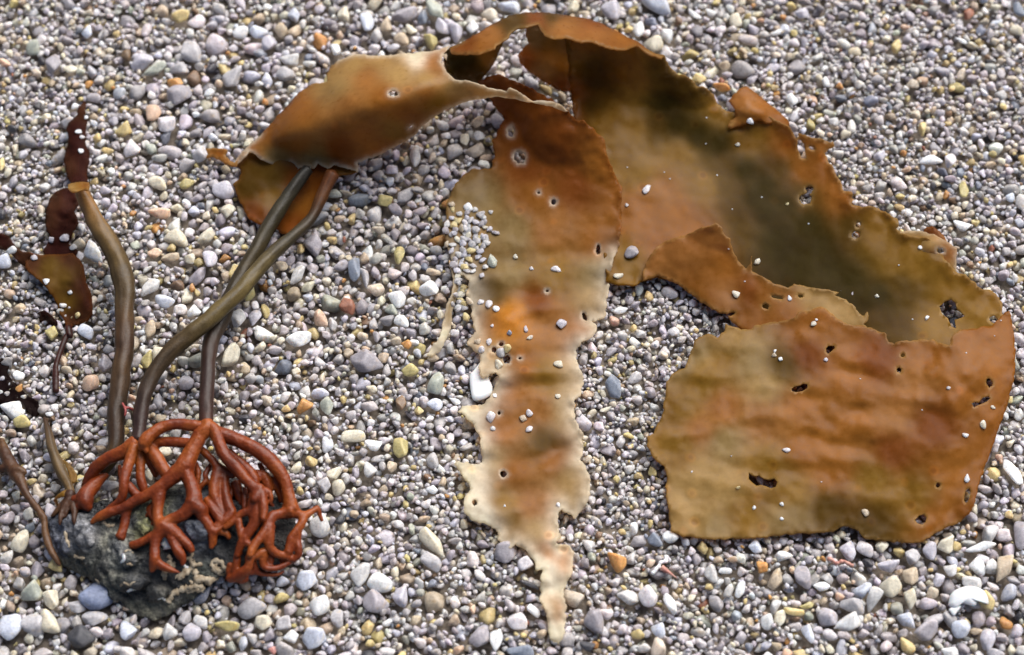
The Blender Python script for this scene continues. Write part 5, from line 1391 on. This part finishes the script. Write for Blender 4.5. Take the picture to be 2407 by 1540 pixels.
HULLS = [
    cpt([('C', 110, 120, 20), ('C', 130, 90, 26), ('C', 240, 560, 18), ('C', 340, 720, 12), ('C', 530, 830, 10), ('C', 560, 60, 50), ('C', 700, 160, 62), ('C', 600, 480, 52), ('C', 900, 400, 66), ('C', 900, 720, 40), ('C', 800, 930, 14),
         ('C', 120, 100, -20), ('C', 500, 800, -25), ('C', 900, 900, -20), ('C', 1000, 100, 64), ('A', 1000, 1200, 40)]),
    cpt([('C', 900, 350, 66), ('C', 1300, 300, 76), ('C', 1700, 300, 76), ('C', 2200, 350, 70), ('C', 900, 700, 56), ('C', 1500, 800, 58), ('C', 2100, 700, 56), ('C', 2500, 600, 50), ('C', 700, 930, 18), ('C', 1000, 1180, 8), ('C', 1700, 1100, 34),
         ('C', 2300, 1000, 34), ('A', 1500, 1200, 76), ('A', 2200, 1300, 80), ('B', 1000, 1300, 66), ('D', 900, 500, 64), ('D', 1000, 1000, 40), ('C', 1000, 1100, -25), ('C', 2200, 1050, -20), ('A', 1200, 1050, 20), ('B', 900, 950, 40)]),
    cpt([('C', 1180, 1230, 6), ('C', 1300, 1370, 2), ('C', 1500, 1465, 0), ('C', 1650, 1498, 0), ('C', 1800, 1430, 2), ('C', 1990, 1290, 4), ('C', 2200, 1130, 10), ('C', 2350, 1050, 20), ('C', 1500, 1050, 34), ('C', 2100, 1000, 38), ('C', 1150, 1000, 26),
         ('C', 1500, 1400, -25), ('C', 2200, 1050, -25), ('C', 1100, 1100, -25)]),
    cpt([('D', 600, 400, 66), ('D', 1000, 300, 64), ('D', 1500, 250, 50), ('D', 1650, 450, 40), ('D', 1690, 750, 32), ('D', 1600, 1000, 26), ('D', 1300, 1100, 22), ('D', 850, 1200, 24), ('D', 1100, 700, 52), ('D', 700, 900, 50), ('D', 1500, 700, 46), ('D', 1200, 1000, -25), ('D', 1600, 700, -25), ('B', 1300, 1150, 40)]),
    cpt([('C', 490, 300, 58), ('C', 560, 170, 62), ('C', 700, 130, 66), ('C', 830, 260, 74), ('C', 800, 430, 72), ('C', 690, 520, 62), ('C', 580, 450, 60), ('C', 680, 300, 80), ('C', 660, 330, 30)]),
    cpt([('C', 950, 420, 66), ('C', 1080, 360, 76), ('C', 1280, 470, 80), ('C', 1420, 700, 72), ('C', 1250, 770, 62), ('C', 1080, 700, 62), ('C', 1150, 560, 84), ('C', 1200, 560, 40)]),
    cpt([('C', 940, 880, 42), ('C', 1100, 840, 52), ('C', 1450, 880, 58), ('C', 1560, 930, 54), ('C', 1420, 1040, 44), ('C', 1200, 1090, 30), ('C', 1000, 1020, 30), ('C', 1200, 940, 60), ('C', 1200, 950, 10)]),
    cpt([('C', 1300, 80, 84), ('C', 1500, 60, 92), ('C', 1585, 220, 92), ('C', 1460, 330, 88), ('C', 1350, 250, 86), ('C', 1450, 170, 96), ('C', 1450, 180, 50)]),
    cpt([('C', 2010, 180, 92), ('C', 2100, 80, 96), ('C', 2260, 60, 98), ('C', 2350, 250, 94), ('C', 2330, 380, 84), ('C', 2130, 380, 82), ('C', 2200, 230, 102), ('C', 2200, 230, 50)]),
    cpt([('C', 250, 380, 34), ('C', 350, 300, 44), ('C', 440, 400, 44), ('C', 400, 560, 36), ('C', 300, 560, 26), ('C', 350, 430, 50), ('C', 350, 430, 0)]),
    cpt([('C', 1500, 1060, 40), ('C', 1640, 990, 48), ('C', 1800, 1080, 46), ('C', 1740, 1200, 36), ('C', 1560, 1220, 26), ('C', 1640, 1100, 50), ('C', 1640, 1100, 0)]),
]
rk = fuse('rock', [hull(h) for h in HULLS], M_ROCK, voxel=.00075, smooth=2, raymesh=False)
me = rk.data
co = np.zeros(len(me.vertices) * 3); me.vertices.foreach_get('co', co); co = co.reshape(-1, 3)
no = np.zeros(len(me.vertices) * 3); me.vertices.foreach_get('normal', no); no = no.reshape(-1, 3)
ru, rv = proj(co)
px = co / S
lay = np.abs(fbm(px[:, 0] / 60 + px[:, 2] / 30, px[:, 1] / 26 - px[:, 2] / 18, 4))
co = co + no * ((lay * 9 - 4) + 3.4 * fbm(px[:, 0] / 14 + px[:, 2] / 9, px[:, 1] / 14, 2) + 2.2 * np.abs(fbm(px[:, 0] / 7 - px[:, 2] / 6, px[:, 1] / 5 + px[:, 2] / 8, 2)))[:, None] * S
me.vertices.foreach_set('co', co.ravel()); me.update()
SL, BKC, WHT, TNR, YLR, GRR = (.075, .085, .115), (.016, .017, .020), (.42, .41, .39), (.21, .195, .135), (.40, .37, .16), (.075, .08, .065)
rt = idw([(*Z('C', x, y), c) for x, y, c in [
    (200, 130, SL), (300, 200, SL), (340, 430, (.17, .18, .23)), (400, 520, (.15, .16, .21)), (560, 260, (.25, .25, .27)), (680, 260, (.40, .40, .42)), (730, 380, (.34, .33, .33)), (560, 420, SL), (480, 620, TNR), (450, 700, TNR), (620, 700, BKC), (560, 560, BKC),
    (780, 640, GRR), (900, 600, BKC), (900, 760, BKC), (960, 420, (.48, .45, .32)), (1050, 450, WHT), (1150, 560, WHT), (1200, 620, (.40, .39, .33)), (1060, 620, (.3, .3, .25)), (1300, 700, (.22, .22, .2)), (1450, 520, BKC), (1500, 700, BKC),
    (850, 240, BKC), (900, 160, GRR), (1420, 120, (.20, .20, .09)), (1450, 260, YLR), (1500, 200, (.25, .25, .10)), (1300, 120, (.2, .2, .2)), (1000, 900, (.27, .26, .21)), (1150, 920, (.25, .245, .20)), (1350, 950, (.13, .13, .13)), (1000, 1020, GRR),
    (800, 930, (.09, .08, .055)), (880, 1000, (.07, .06, .045)), (1300, 1130, BKC), (1420, 1180, BKC), (1250, 1080, BKC), (1640, 1100, (.19, .18, .15)), (1500, 1350, TNR), (1700, 1400, (.24, .225, .165)), (1350, 1280, TNR), (1450, 1230, GRR), (1850, 1280, TNR),
    (2050, 1150, (.10, .10, .07)), (1950, 1000, BKC), (2250, 850, (.06, .07, .055)), (2350, 950, (.06, .06, .045)), (2150, 120, SL), (2250, 200, (.06, .07, .11)), (2200, 320, (.27, .29, .33)), (1800, 600, BKC), (1750, 900, BKC), (2100, 600, BKC),
    (2500, 500, BKC), (2700, 300, BKC), (3000, 300, (.03, .022, .018)), (3200, 800, (.03, .022, .018)), (1600, 950, BKC), (650, 800, GRR)]], 4.2)
set_col(me, np.clip(rt(ru, rv) * .78, .008, .5))
tag(rk, 'dark rough rock with pale crusts gripped by the red holdfast', 'rock')
me.calc_loop_triangles()
tr = np.zeros(len(me.loop_triangles) * 3, np.int32); me.loop_triangles.foreach_get('vertices', tr)
rock_bvh = BVHTree.FromPolygons([Vector(c) for c in co], [tuple(t) for t in tr.reshape(-1, 3)])


def hit(bvh, u, v):
    d = Vector(ray(u, v)); d.normalize()
    loc, n, i, dist = bvh.ray_cast(Vector(CAM), d)
    if loc is None: return None, None
    if n.dot(d) > 0: n = -n
    return loc, n


def on_rock_ridge(name, pts, rad, parent, m=M_CRUST, lift=.3, wob=.5, seed=0, flat=.75):
    """a thin crust line following the rock"""
    d = catmull([(*Z(k, x, y), 0) for k, x, y in pts], 4)
    rr = np.random.default_rng(seed)
    P, NN = [], []
    for u, v, _ in d:
        l, n = hit(rock_bvh, u + rr.normal(0, .8), v + rr.normal(0, .8))
        if l is None: continue
        P.append(np.array(l) + np.array(n) * rad * lift * S); NN.append(np.array(n))
    if len(P) < 3: return None
    P = np.array(P)
    for _ in range(2): P[1:-1] = (P[:-2] + P[1:-1] * 2 + P[2:]) / 4
    V = []; F = []; seg = 7
    t = np.gradient(P, axis=0); t /= np.linalg.norm(t, axis=1)[:, None] + 1e-12
    th = np.linspace(0, 2 * math.pi, seg, endpoint=False)
    for i in range(len(P)):
        n = NN[i] - t[i] * (NN[i] @ t[i]); n /= np.linalg.norm(n) + 1e-9
        b = np.cross(t[i], n)
        r = rad * S * (1 + wob * rr.normal(0, .6)) * (.5 + .5 * math.sin(math.pi * (i + .5) / len(P)) ** .5)
        w = 1 + rr.normal(0, .22, seg)
        V += list(P[i] + abs(r) * w[:, None] * (np.cos(th)[:, None] * n * flat + np.sin(th)[:, None] * b * 1.3))
    for i in range(len(P) - 1):
        for j in range(seg):
            k = (j + 1) % seg
            F.append((i * seg + j, i * seg + k, (i + 1) * seg + k, (i + 1) * seg + j))
    F.append(tuple(range(seg))); F.append(tuple(range((len(P) - 1) * seg, len(P) * seg)))
    return add_obj(name, mesh_from(name, np.array(V), F), m, parent)


CR = [([('D', 255, 990), ('D', 240, 1090), ('D', 120, 1190), ('D', 40, 1260)], 5.5), ([('D', 200, 980), ('D', 270, 1070), ('D', 370, 1045)], 4.5), ([('D', 270, 1130), ('D', 310, 1270), ('D', 400, 1255), ('D', 450, 1285), ('D', 560, 1255), ('D', 690, 1230)], 6),
      ([('D', 490, 1020), ('D', 600, 1000), ('D', 655, 1060), ('D', 700, 1145), ('D', 800, 1170)], 4.5), ([('D', 500, 1040), ('D', 540, 1120), ('D', 620, 1180), ('D', 730, 1200)], 4.5),
      ([('C', 2300, 1075), ('C', 2220, 1000), ('C', 2100, 1040), ('C', 1980, 1060), ('C', 1860, 1110), ('C', 1825, 1190), ('C', 1780, 1240)], 5.5), ([('C', 2330, 1090), ('C', 2200, 1065), ('C', 2050, 1100)], 4),
      ([('C', 1800, 600), ('C', 1850, 640), ('C', 1800, 690), ('C', 1820, 740)], 3.2), ([('C', 1700, 830), ('C', 1760, 850), ('C', 1740, 930)], 4), ([('C', 500, 600), ('C', 560, 620), ('C', 650, 635)], 3.2), ([('C', 900, 140), ('C', 960, 190), ('C', 1060, 180)], 4),
      ([('C', 520, 840), ('C', 580, 900), ('C', 640, 930)], 6), ([('C', 1900, 690), ('C', 1860, 720), ('C', 1880, 760)], 3), ([('C', 380, 260), ('C', 400, 360), ('C', 440, 480)], 3), ([('B', 400, 770), ('B', 450, 800), ('B', 500, 850), ('B', 505, 940)], 2.6)]
for i, (pts, rad) in enumerate(CR):
    on_rock_ridge('worm_tube' if i % 2 else 'shell_crust', pts, rad, rk, seed=60 + i)
for (k, x, y, r) in [('D', 605, 1100, 9), ('C', 1815, 715, 6)]:
    u, v = Z(k, x, y)
    l, n = hit(rock_bvh, u, v)
    if l is None: continue
    bm = bmesh.new()
    rr = np.random.default_rng(int(x)); seg = 18
    rows = [(1.5, 0), (1.25, .5), (1.0, .8), (.72, .85), (.62, .6), (.55, .1)]
    ring = [[bm.verts.new((q * r * S * math.cos(t) * (1 + .07 * math.sin(3 * t + x)), q * r * S * math.sin(t) * 1.15, h * r * S * .9)) for t in np.linspace(0, 2 * math.pi, seg, endpoint=False)] for q, h in rows]
    for a, b in zip(ring, ring[1:]):
        for j in range(seg): bm.faces.new((a[j], a[(j + 1) % seg], b[(j + 1) % seg], b[j]))
    bm.faces.new(ring[-1])
    for vv_ in bm.verts: vv_.co += Vector(rr.normal(0, .05 * r * S, 3))
    me2 = bpy.data.meshes.new('barnacle'); bm.to_mesh(me2); bm.free()
    me2.polygons.foreach_set('use_smooth', np.full(len(me2.polygons), True))
    o = add_obj('barnacle', me2, M_CRUST, rk)
    o.rotation_mode = 'QUATERNION'
    o.rotation_quaternion = Vector((0, 0, 1)).rotation_difference(n); o.location = l
cr = np.random.default_rng(12)
for i in range(16):
    x, y = cr.uniform(350, 2300), cr.uniform(250, 1250)
    a = cr.uniform(0, 6.28); L = cr.uniform(25, 75)
    on_rock_ridge('worm_tube' if i % 3 else 'shell_crust', [('C', x, y), ('C', x + L * math.cos(a), y + L * math.sin(a)), ('C', x + 1.7 * L * math.cos(a + .7), y + 1.7 * L * math.sin(a + .7))],
                  cr.uniform(1.6, 3.4), rk, M_SHELL if i % 4 == 0 else M_CRUST, .3, .4, 120 + i)
shard = on_rock_ridge('shell_crust', [('C', 1745, 340), ('C', 1770, 400), ('C', 1790, 480)], 9, rk, M_SHELL, .5, .1, 90, .4)
on_rock_ridge('shell_crust', [('C', 1240, 1080), ('C', 1300, 1050), ('C', 1340, 1070)], 3, rk, M_SHELL, .5, .1, 91, .4)

# ------------------------------------------------------------------ grains lying on the weeds, and shells
rv_ = []; rf_ = []; o_ = 0
for c_, f_ in RAYMESH:
    rv_.append(c_); rf_.append(f_ + o_); o_ += len(c_)
weed_bvh = BVHTree.FromPolygons([Vector(c) for c in np.vstack(rv_)], [tuple(t) for t in np.vstack(rf_)])
sg = np.random.default_rng(77)


def grain_on(k, x, y, w, h, col, label, group=None, ang=None, sink=.25):
    u, v = Z(k, x, y); f = ZOOM[k][2]
    l, n = hit(weed_bvh, u, v)
    a, b = max(w, h) * f / 2, min(w, h) * f / 2
    c = b * .5
    if l is None: l, n = Vector(P3(u, v, 3)), Vector((0, 0, 1))
    an = ang if ang is not None else ((0 if w >= h else 90) + sg.normal(0, 12))
    o = pebble_obj('sand_grain', u, v, a, b, an, col, 0, c=c, n=3, at=l + n * c * sink * 2 * S, nrm=n, r=sg, tilt=.08)
    tag(o, label, 'sand grain', group)


# the crust of grains on the left edge of the hanging blade
CL = [(740, 40), (790, 55), (730, 95), (760, 130), (800, 90), (845, 70), (870, 110), (900, 95), (940, 120), (960, 80), (1010, 70), (1040, 85), (1000, 130), (970, 180), (930, 190), (900, 150), (860, 180), (830, 150), (780, 195),
      (740, 185), (770, 235), (820, 255), (850, 215), (910, 240), (960, 270), (990, 300), (1000, 350), (985, 400), (920, 330), (890, 290), (850, 330), (790, 330), (740, 300), (870, 450), (830, 400), (815, 480), (755, 470), (740, 520), (870, 640), (840, 600),
      (775, 600), (880, 700), (790, 810), (700, 680), (820, 650), (890, 580), (720, 10), (770, 0), (820, 20), (860, 35), (905, 45), (950, 30), (800, 290), (880, 380), (930, 380), (760, 400), (840, 540), (860, 500), (800, 540), (900, 20), (1000, 20), (985, 230)]
for _ in range(46):
    CL.append((900 + sg.normal(0, 75), 150 + sg.normal(0, 95)) if sg.random() < .75 else (835 + sg.normal(0, 38), sg.uniform(300, 640)))
for x, y in CL:
    s = sg.uniform(40, 66); e = sg.uniform(1, 1.4)
    col = ['k', 'lp', 'c', 'g', 'g', 't', 'y', 'l', 'l', 'm'][sg.integers(10)]
    grain_on('5', x + sg.normal(0, 6), y + sg.normal(0, 6), s * e, s / e, col, 'small pale grain in the sand crust on the left edge of the hanging blade', 'sand crust on the hanging blade', ang=sg.uniform(0, 180), sink=sg.uniform(.25, .8))
for k, x, y, w, h in [('2', 940, 1480, 45, 50), ('2', 970, 1515, 50, 45), ('2', 1055, 1500, 40, 38), ('2', 830, 1510, 48, 44), ('2', 1000, 1535, 50, 45)]:
    grain_on(k, x, y, w, h, 'k', 'small pale grain in the sand crust on the left edge of the hanging blade', 'sand crust on the hanging blade')

SING = '''
2 892 1465 62 82 w|white four sided grain topmost in the hanging blade's sand crust
2 785 1478 38 62 y|bright yellow grain at the top of the hanging blade's sand crust
5 1060 305 82 112 gg|greenish black and white grain on the hanging blade, right of its sand crust
5 1225 270 36 44 c|cream grain on the hanging blade, level with its sand crust
5 1510 358 78 46 lp|flat pinkish white grain at the right of the hanging blade, above the other pinkish oval
5 1340 355 32 32 lp|tiny pale grain left of the flat pinkish white one on the hanging blade
5 1088 638 54 58 W|shiny white grain beside the orange patch of the hanging blade
5 1035 615 62 84 lp|pinkish grain left of the shiny white one on the hanging blade
5 982 592 42 56 lp|pale pink grain on the hanging blade's left part above the orange patch
5 1545 745 80 90 l|lavender white oval grain at the right of the orange patch
5 1300 782 36 58 l|lavender grain on the right rim of the orange patch
5 1325 846 54 36 c|cream grain just below the right rim of the orange patch
5 1185 810 42 42 s|grey blue grain at the lower end of the orange patch
5 1062 757 28 28 W|tiny white grain in the middle of the orange patch
5 1170 915 58 68 y|yellow cream grain beside the cluster of little holes
5 1122 950 62 82 g|greyish translucent grain among the cluster of little holes
5 1105 1030 60 88 c|tan grain just below the cluster of little holes
5 1525 1030 64 62 c|cream three cornered grain on the right half of the hanging blade
5 1525 1258 44 42 c|cream grain below the three cornered one on the hanging blade
5 1320 1375 56 58 lp|pale pink grain, upper right of three grains on the lower hanging blade
5 1280 1410 50 58 t|tan grain, left of three grains on the lower hanging blade
5 1320 1488 46 60 lp|pale pink grain, lowest of three grains on the lower hanging blade
5 1050 1400 62 92 lp|long pale grain above the torn lobe of the hanging blade
5 1065 1482 40 38 k|small grey grain just below the long pale one above the torn lobe
5 1080 1250 32 48 W|white grain at the blade edge right of the white shell
5 985 925 46 52 lp|pale grain on the small torn corner above the white shell
5 1040 868 40 72 lp|upright pale grain on the small torn corner above the white shell
5 960 872 52 52 t|tan grain on the small torn corner above the white shell
8 1150 487 20 20 W|tiny white grain on the fold near the hanging blade's lower left lobe
8 1530 480 30 40 W|small white grain at the hanging blade's lower right notch
5 2048 250 112 132 m|translucent mauve pebble lying on the broad blade's lower left corner
5 1948 405 82 52 c|cream wedge chip on the broad blade's lower left corner
2 2150 1340 54 98 lp|upright pinkish white grain on the broad blade
2 2010 1450 32 32 g|small grey grain on the broad blade left below the pinkish white one
3 735 1440 26 38 y|small yellow grain on the broad blade's dark band
3 472 855 54 46 W|bright white grain in the torn curl of the broad blade
3 385 1020 40 32 c|pale grain on the broad blade below the torn curl
6 520 310 52 52 c|cream grain at the lower edge of the broad blade's dark band
6 1365 550 32 32 c|round cream grain in the broad blade's darkest corner
6 1715 702 42 42 w|white grain on the broad blade left of its large hole
6 375 542 64 60 c|large cream grain on the middle strip folded over the broad blade
6 750 562 34 48 W|glinting white grain beside the slit of the middle strip
6 1670 207 34 36 W|white grain on the curled edge of the broad blade
6 1895 245 1 1 c|
6 920 742 42 40 c|pale grain near the top edge of the front fold
6 940 715 22 22 W|tiny white grain touching the pale one near the front fold's top edge
6 645 935 30 28 W|white round grain, upper one of a trio on the front fold
6 640 966 38 32 t|tan grain, middle one of a trio on the front fold
6 687 992 32 36 W|white round grain, lower one of a trio on the front fold
6 1005 998 34 30 l|lavender grain below the angular hole of the front fold
6 1870 1195 28 32 lp|pinkish grain on the right half of the front fold
6 1995 948 16 14 W|tiny white grain on the right half of the front fold near its top
6 2182 1330 38 26 c|cream grain right of the long slanted hole in the front fold
6 2112 1450 48 66 c|largest cream grain at the right of the front fold
6 1990 1532 54 34 w|white grain below the largest cream grain of the front fold
9 2002 292 42 64 W|white pointed grain at the right edge of the front fold
9 735 95 62 48 lp|pinkish grain cluster in the middle of the front fold
9 500 500 30 30 W|round white grain, left of three below the torn hole
9 695 472 30 30 W|round white grain, upper right of three below the torn hole
9 695 577 30 26 W|round white grain, lower right of three below the torn hole
9 60 245 18 18 W|tiny white grain at the left part of the front fold
9 1285 537 52 52 t|round tan grain in the lower part of the front fold
9 385 360 32 28 y|yellowish grain left below the torn hole
F 475 223 46 36 w|white grain on the red frond's upper leaf, upper of two touching ones
F 495 256 36 40 lp|pale grain on the red frond's upper leaf, lower of two touching ones
F 488 342 40 36 W|white three sided grain in the middle of the red frond's upper leaf
F 520 136 28 32 w|white grain at the right edge of the red frond's tip
F 310 875 46 40 l|pale lavender grain at the left of the red frond's waist
F 390 868 60 66 l|large lavender grain in the red frond's waist
F 440 845 36 60 y|yellow grain right of the red frond's waist
F 495 800 70 68 w|whitish grain right of the red frond's waist, highest
F 480 980 70 66 lp|pale lump of sand on the right of the red frond's lower leaf
F 445 925 50 44 k|grey white grain between the yellow grain and the lump of sand
F 285 1130 58 48 W|brightest white grain on the red frond's lower leaf
F 425 1195 36 30 w|small white grain in the middle of the red frond's lower leaf
F 470 1330 40 42 y|yellow cream grain at the bottom of the red frond's lower leaf
F 205 988 56 44 l|lavender grain where the red frond's side arm begins
F 78 940 84 54 w|large white oval grain on the red frond's side arm
E 355 460 62 44 W|white oval grain on the tip of the thin tan sprout
B 440 1130 60 1 W|
'''
for ln in SING.strip().splitlines():
    a, lab = ln.split('|')
    k, x, y, w, h, col = a.split()
    if float(h) < 3: continue
    grain_on(k, float(x), float(y), float(w), float(h), col, lab)
for k, x, y in [('3', 165, 830), ('3', 160, 1015), ('3', 240, 1235), ('3', 345, 1475), ('3', 555, 1390), ('2', 2015, 1180), ('2', 2275, 1215), ('2', 2315, 1262), ('6', 320, 215), ('6', 885, 38), ('6', 435, 445), ('6', 1520, 330), ('6', 1618, 712)]:
    grain_on(k, x, y, 14, 12, 'W', 'tiny white speck of sand on the broad blade', 'white specks on the broad blade')
for k, x, y in [('6', 2195, 828), ('6', 2240, 720), ('6', 1685, 1350), ('9', 340, 135), ('9', 975, 315), ('6', 1250, 1130)]:
    grain_on(k, x, y, 13, 11, 'W', 'tiny white speck of sand on the front fold', 'white specks on the front fold')


def slab(name, pts, z0, z1, thick, m, bevel=1.2, label=None, cat=None, dome=0):
    """flat shell piece with its outline, a real thickness and a soft rim"""
    pts = catmull([(x, y, 0) for x, y in pts + pts[:1]], 4)[:-1, :2]
    c = pts.mean(0)
    vs = pts[:, 1]
    zf = lambda q: np.interp(q[:, 1], [vs.min(), vs.max()], [z0, z1])
    rings = []
    for f, dz in [(1, -thick), (1, -thick * .35), (.95, 0), (.7, dome * .5), (.35, dome * .9), (.05, dome)]:
        q = c + (pts - c) * f
        rings.append(P3(q[:, 0], q[:, 1], zf(q) + dz))
    V = np.vstack(rings); n = len(pts); F = []
    for i in range(len(rings) - 1):
        for j in range(n):
            k = (j + 1) % n
            F.append((i * n + j, (i + 1) * n + j, (i + 1) * n + k, i * n + k))
    F.append(tuple(range((len(rings) - 1) * n, len(rings) * n))[::-1])
    F.append(tuple(range(n)))
    o = add_obj(name, mesh_from(name, V, F), m)
    bm = bmesh.new(); bm.from_mesh(o.data); bmesh.ops.recalc_face_normals(bm, faces=bm.faces); bm.to_mesh(o.data); bm.free()
    tag(o, label, cat)
    return o


slab('shell_fragment', [Z('5', x, y) for x, y in [(985, 1000), (940, 1060), (905, 1110), (908, 1200), (930, 1282), (1000, 1278), (1058, 1240), (1064, 1185), (1042, 1130), (1040, 1050)]], 13, 10, 16, M_SHELL, label='flat bright white shell piece under the left edge of the hanging blade', cat='shell', dome=2.5)
big = slab('shell_fragment', [Z('9', x, y) for x, y in [(1868, 1185), (1885, 1110), (1945, 1065), (2030, 1050), (2110, 1075), (2150, 1130), (2150, 1180), (2090, 1120), (2060, 1190), (2000, 1180), (1950, 1170), (1910, 1215)]], 22, 14, 22, M_SHELL, label='large curved white shell fragment in the sand, lower right corner', cat='shell', dome=6)
slab('shell_fragment', [Z('9', x, y) for x, y in [(1870, 1215), (1910, 1190), (1960, 1190), (1935, 1230), (1905, 1260)]], 14, 12, 12, M_SHELL, label='small white shell chip just below the large curved white shell', cat='shell', dome=2)

# small spire shell and coral bit
uS, vS = Z('8', 2312, 958)
bm = bmesh.new(); seg = 14; L = 22 * 1.0; rings = []
for i in range(37):
    t = i / 36
    r = (1 - t) * 6.2 * (1 + .16 * abs(math.sin(t * math.pi * 6.5))) * S + .2 * S
    rings.append([bm.verts.new(((t - .5) * 2 * L * S, r * math.cos(a), r * math.sin(a))) for a in np.linspace(0, 2 * math.pi, seg, endpoint=False)])
for a, b in zip(rings, rings[1:]):
    for j in range(seg): bm.faces.new((a[j], a[(j + 1) % seg], b[(j + 1) % seg], b[j]))
bm.faces.new(rings[0]); bm.faces.new(rings[-1])
bmesh.ops.recalc_face_normals(bm, faces=bm.faces)
me = bpy.data.meshes.new('spire_shell'); bm.to_mesh(me); bm.free()
me.polygons.foreach_set('use_smooth', np.full(len(me.polygons), True))
M_SPIRE = mat_plain("spire_shell", (.42, .13, .10), (.62, .36, .28), 700, .45, .3)
o = add_obj('spire_shell', me, M_SPIRE)
o.location = P3(uS, vS, 10); o.rotation_euler = (0, .1, math.radians(-35))
tag(o, 'tiny reddish spire shell lying right of the blade tail', 'shell')
for nm, k, x, y, n, ln, ang, col, lab, cat in [('coral_fragment', '9', 1112, 880, 7, 150, 8, M_SPIRE, 'knobbly pink coral bit below the front fold', 'coral'),
                                               ('shell_fragment', '8', 2245, 900, 6, 150, -48, M_SHELL, 'spiny white shell fragment beside the reddish spire shell', 'shell')]:
    bm = bmesh.new(); r8 = np.random.default_rng(int(x))
    for i in range(n):
        t = i / (n - 1) - .5
        m4 = Matrix.Translation((t * ln * .3335 * S, r8.normal(0, 2.5) * S, r8.normal(0, 1.5) * S)) @ Euler(r8.uniform(0, 3, 3)).to_matrix().to_4x4() @ Matrix.Diagonal((*(r8.uniform(4.2, 7, 3) * S), 1))
        bmesh.ops.create_icosphere(bm, subdivisions=2, radius=1, matrix=m4)
    me = bpy.data.meshes.new(nm); bm.to_mesh(me); bm.free()
    V = np.array([v.co[:] for v in me.vertices]); F = [tuple(p.vertices) for p in me.polygons]
    bpy.data.meshes.remove(me)
    o = fuse(nm, [(V, F, None)], col, voxel=.00045, smooth=1, raymesh=False)
    o.location = P3(*Z(k, x, y), 11); o.rotation_euler = (0, 0, math.radians(-ang))
    tag(o, lab, cat)
# red thread caught on the cut stalk
th = fuse('weed_thread', [T('4 862 1300 8/885 1350 8/880 1395 8', [74, 80, 76]), T('4 870 1335 8/910 1335 9/945 1355 9', [78, 74, 62])], mat_plain("red_thread", (.22, .03, .03), (.34, .07, .06), 900, .5), voxel=.0004, smooth=2)
tag(th, 'thin red weed thread caught at the foot of the cut stalk', 'seaweed thread')
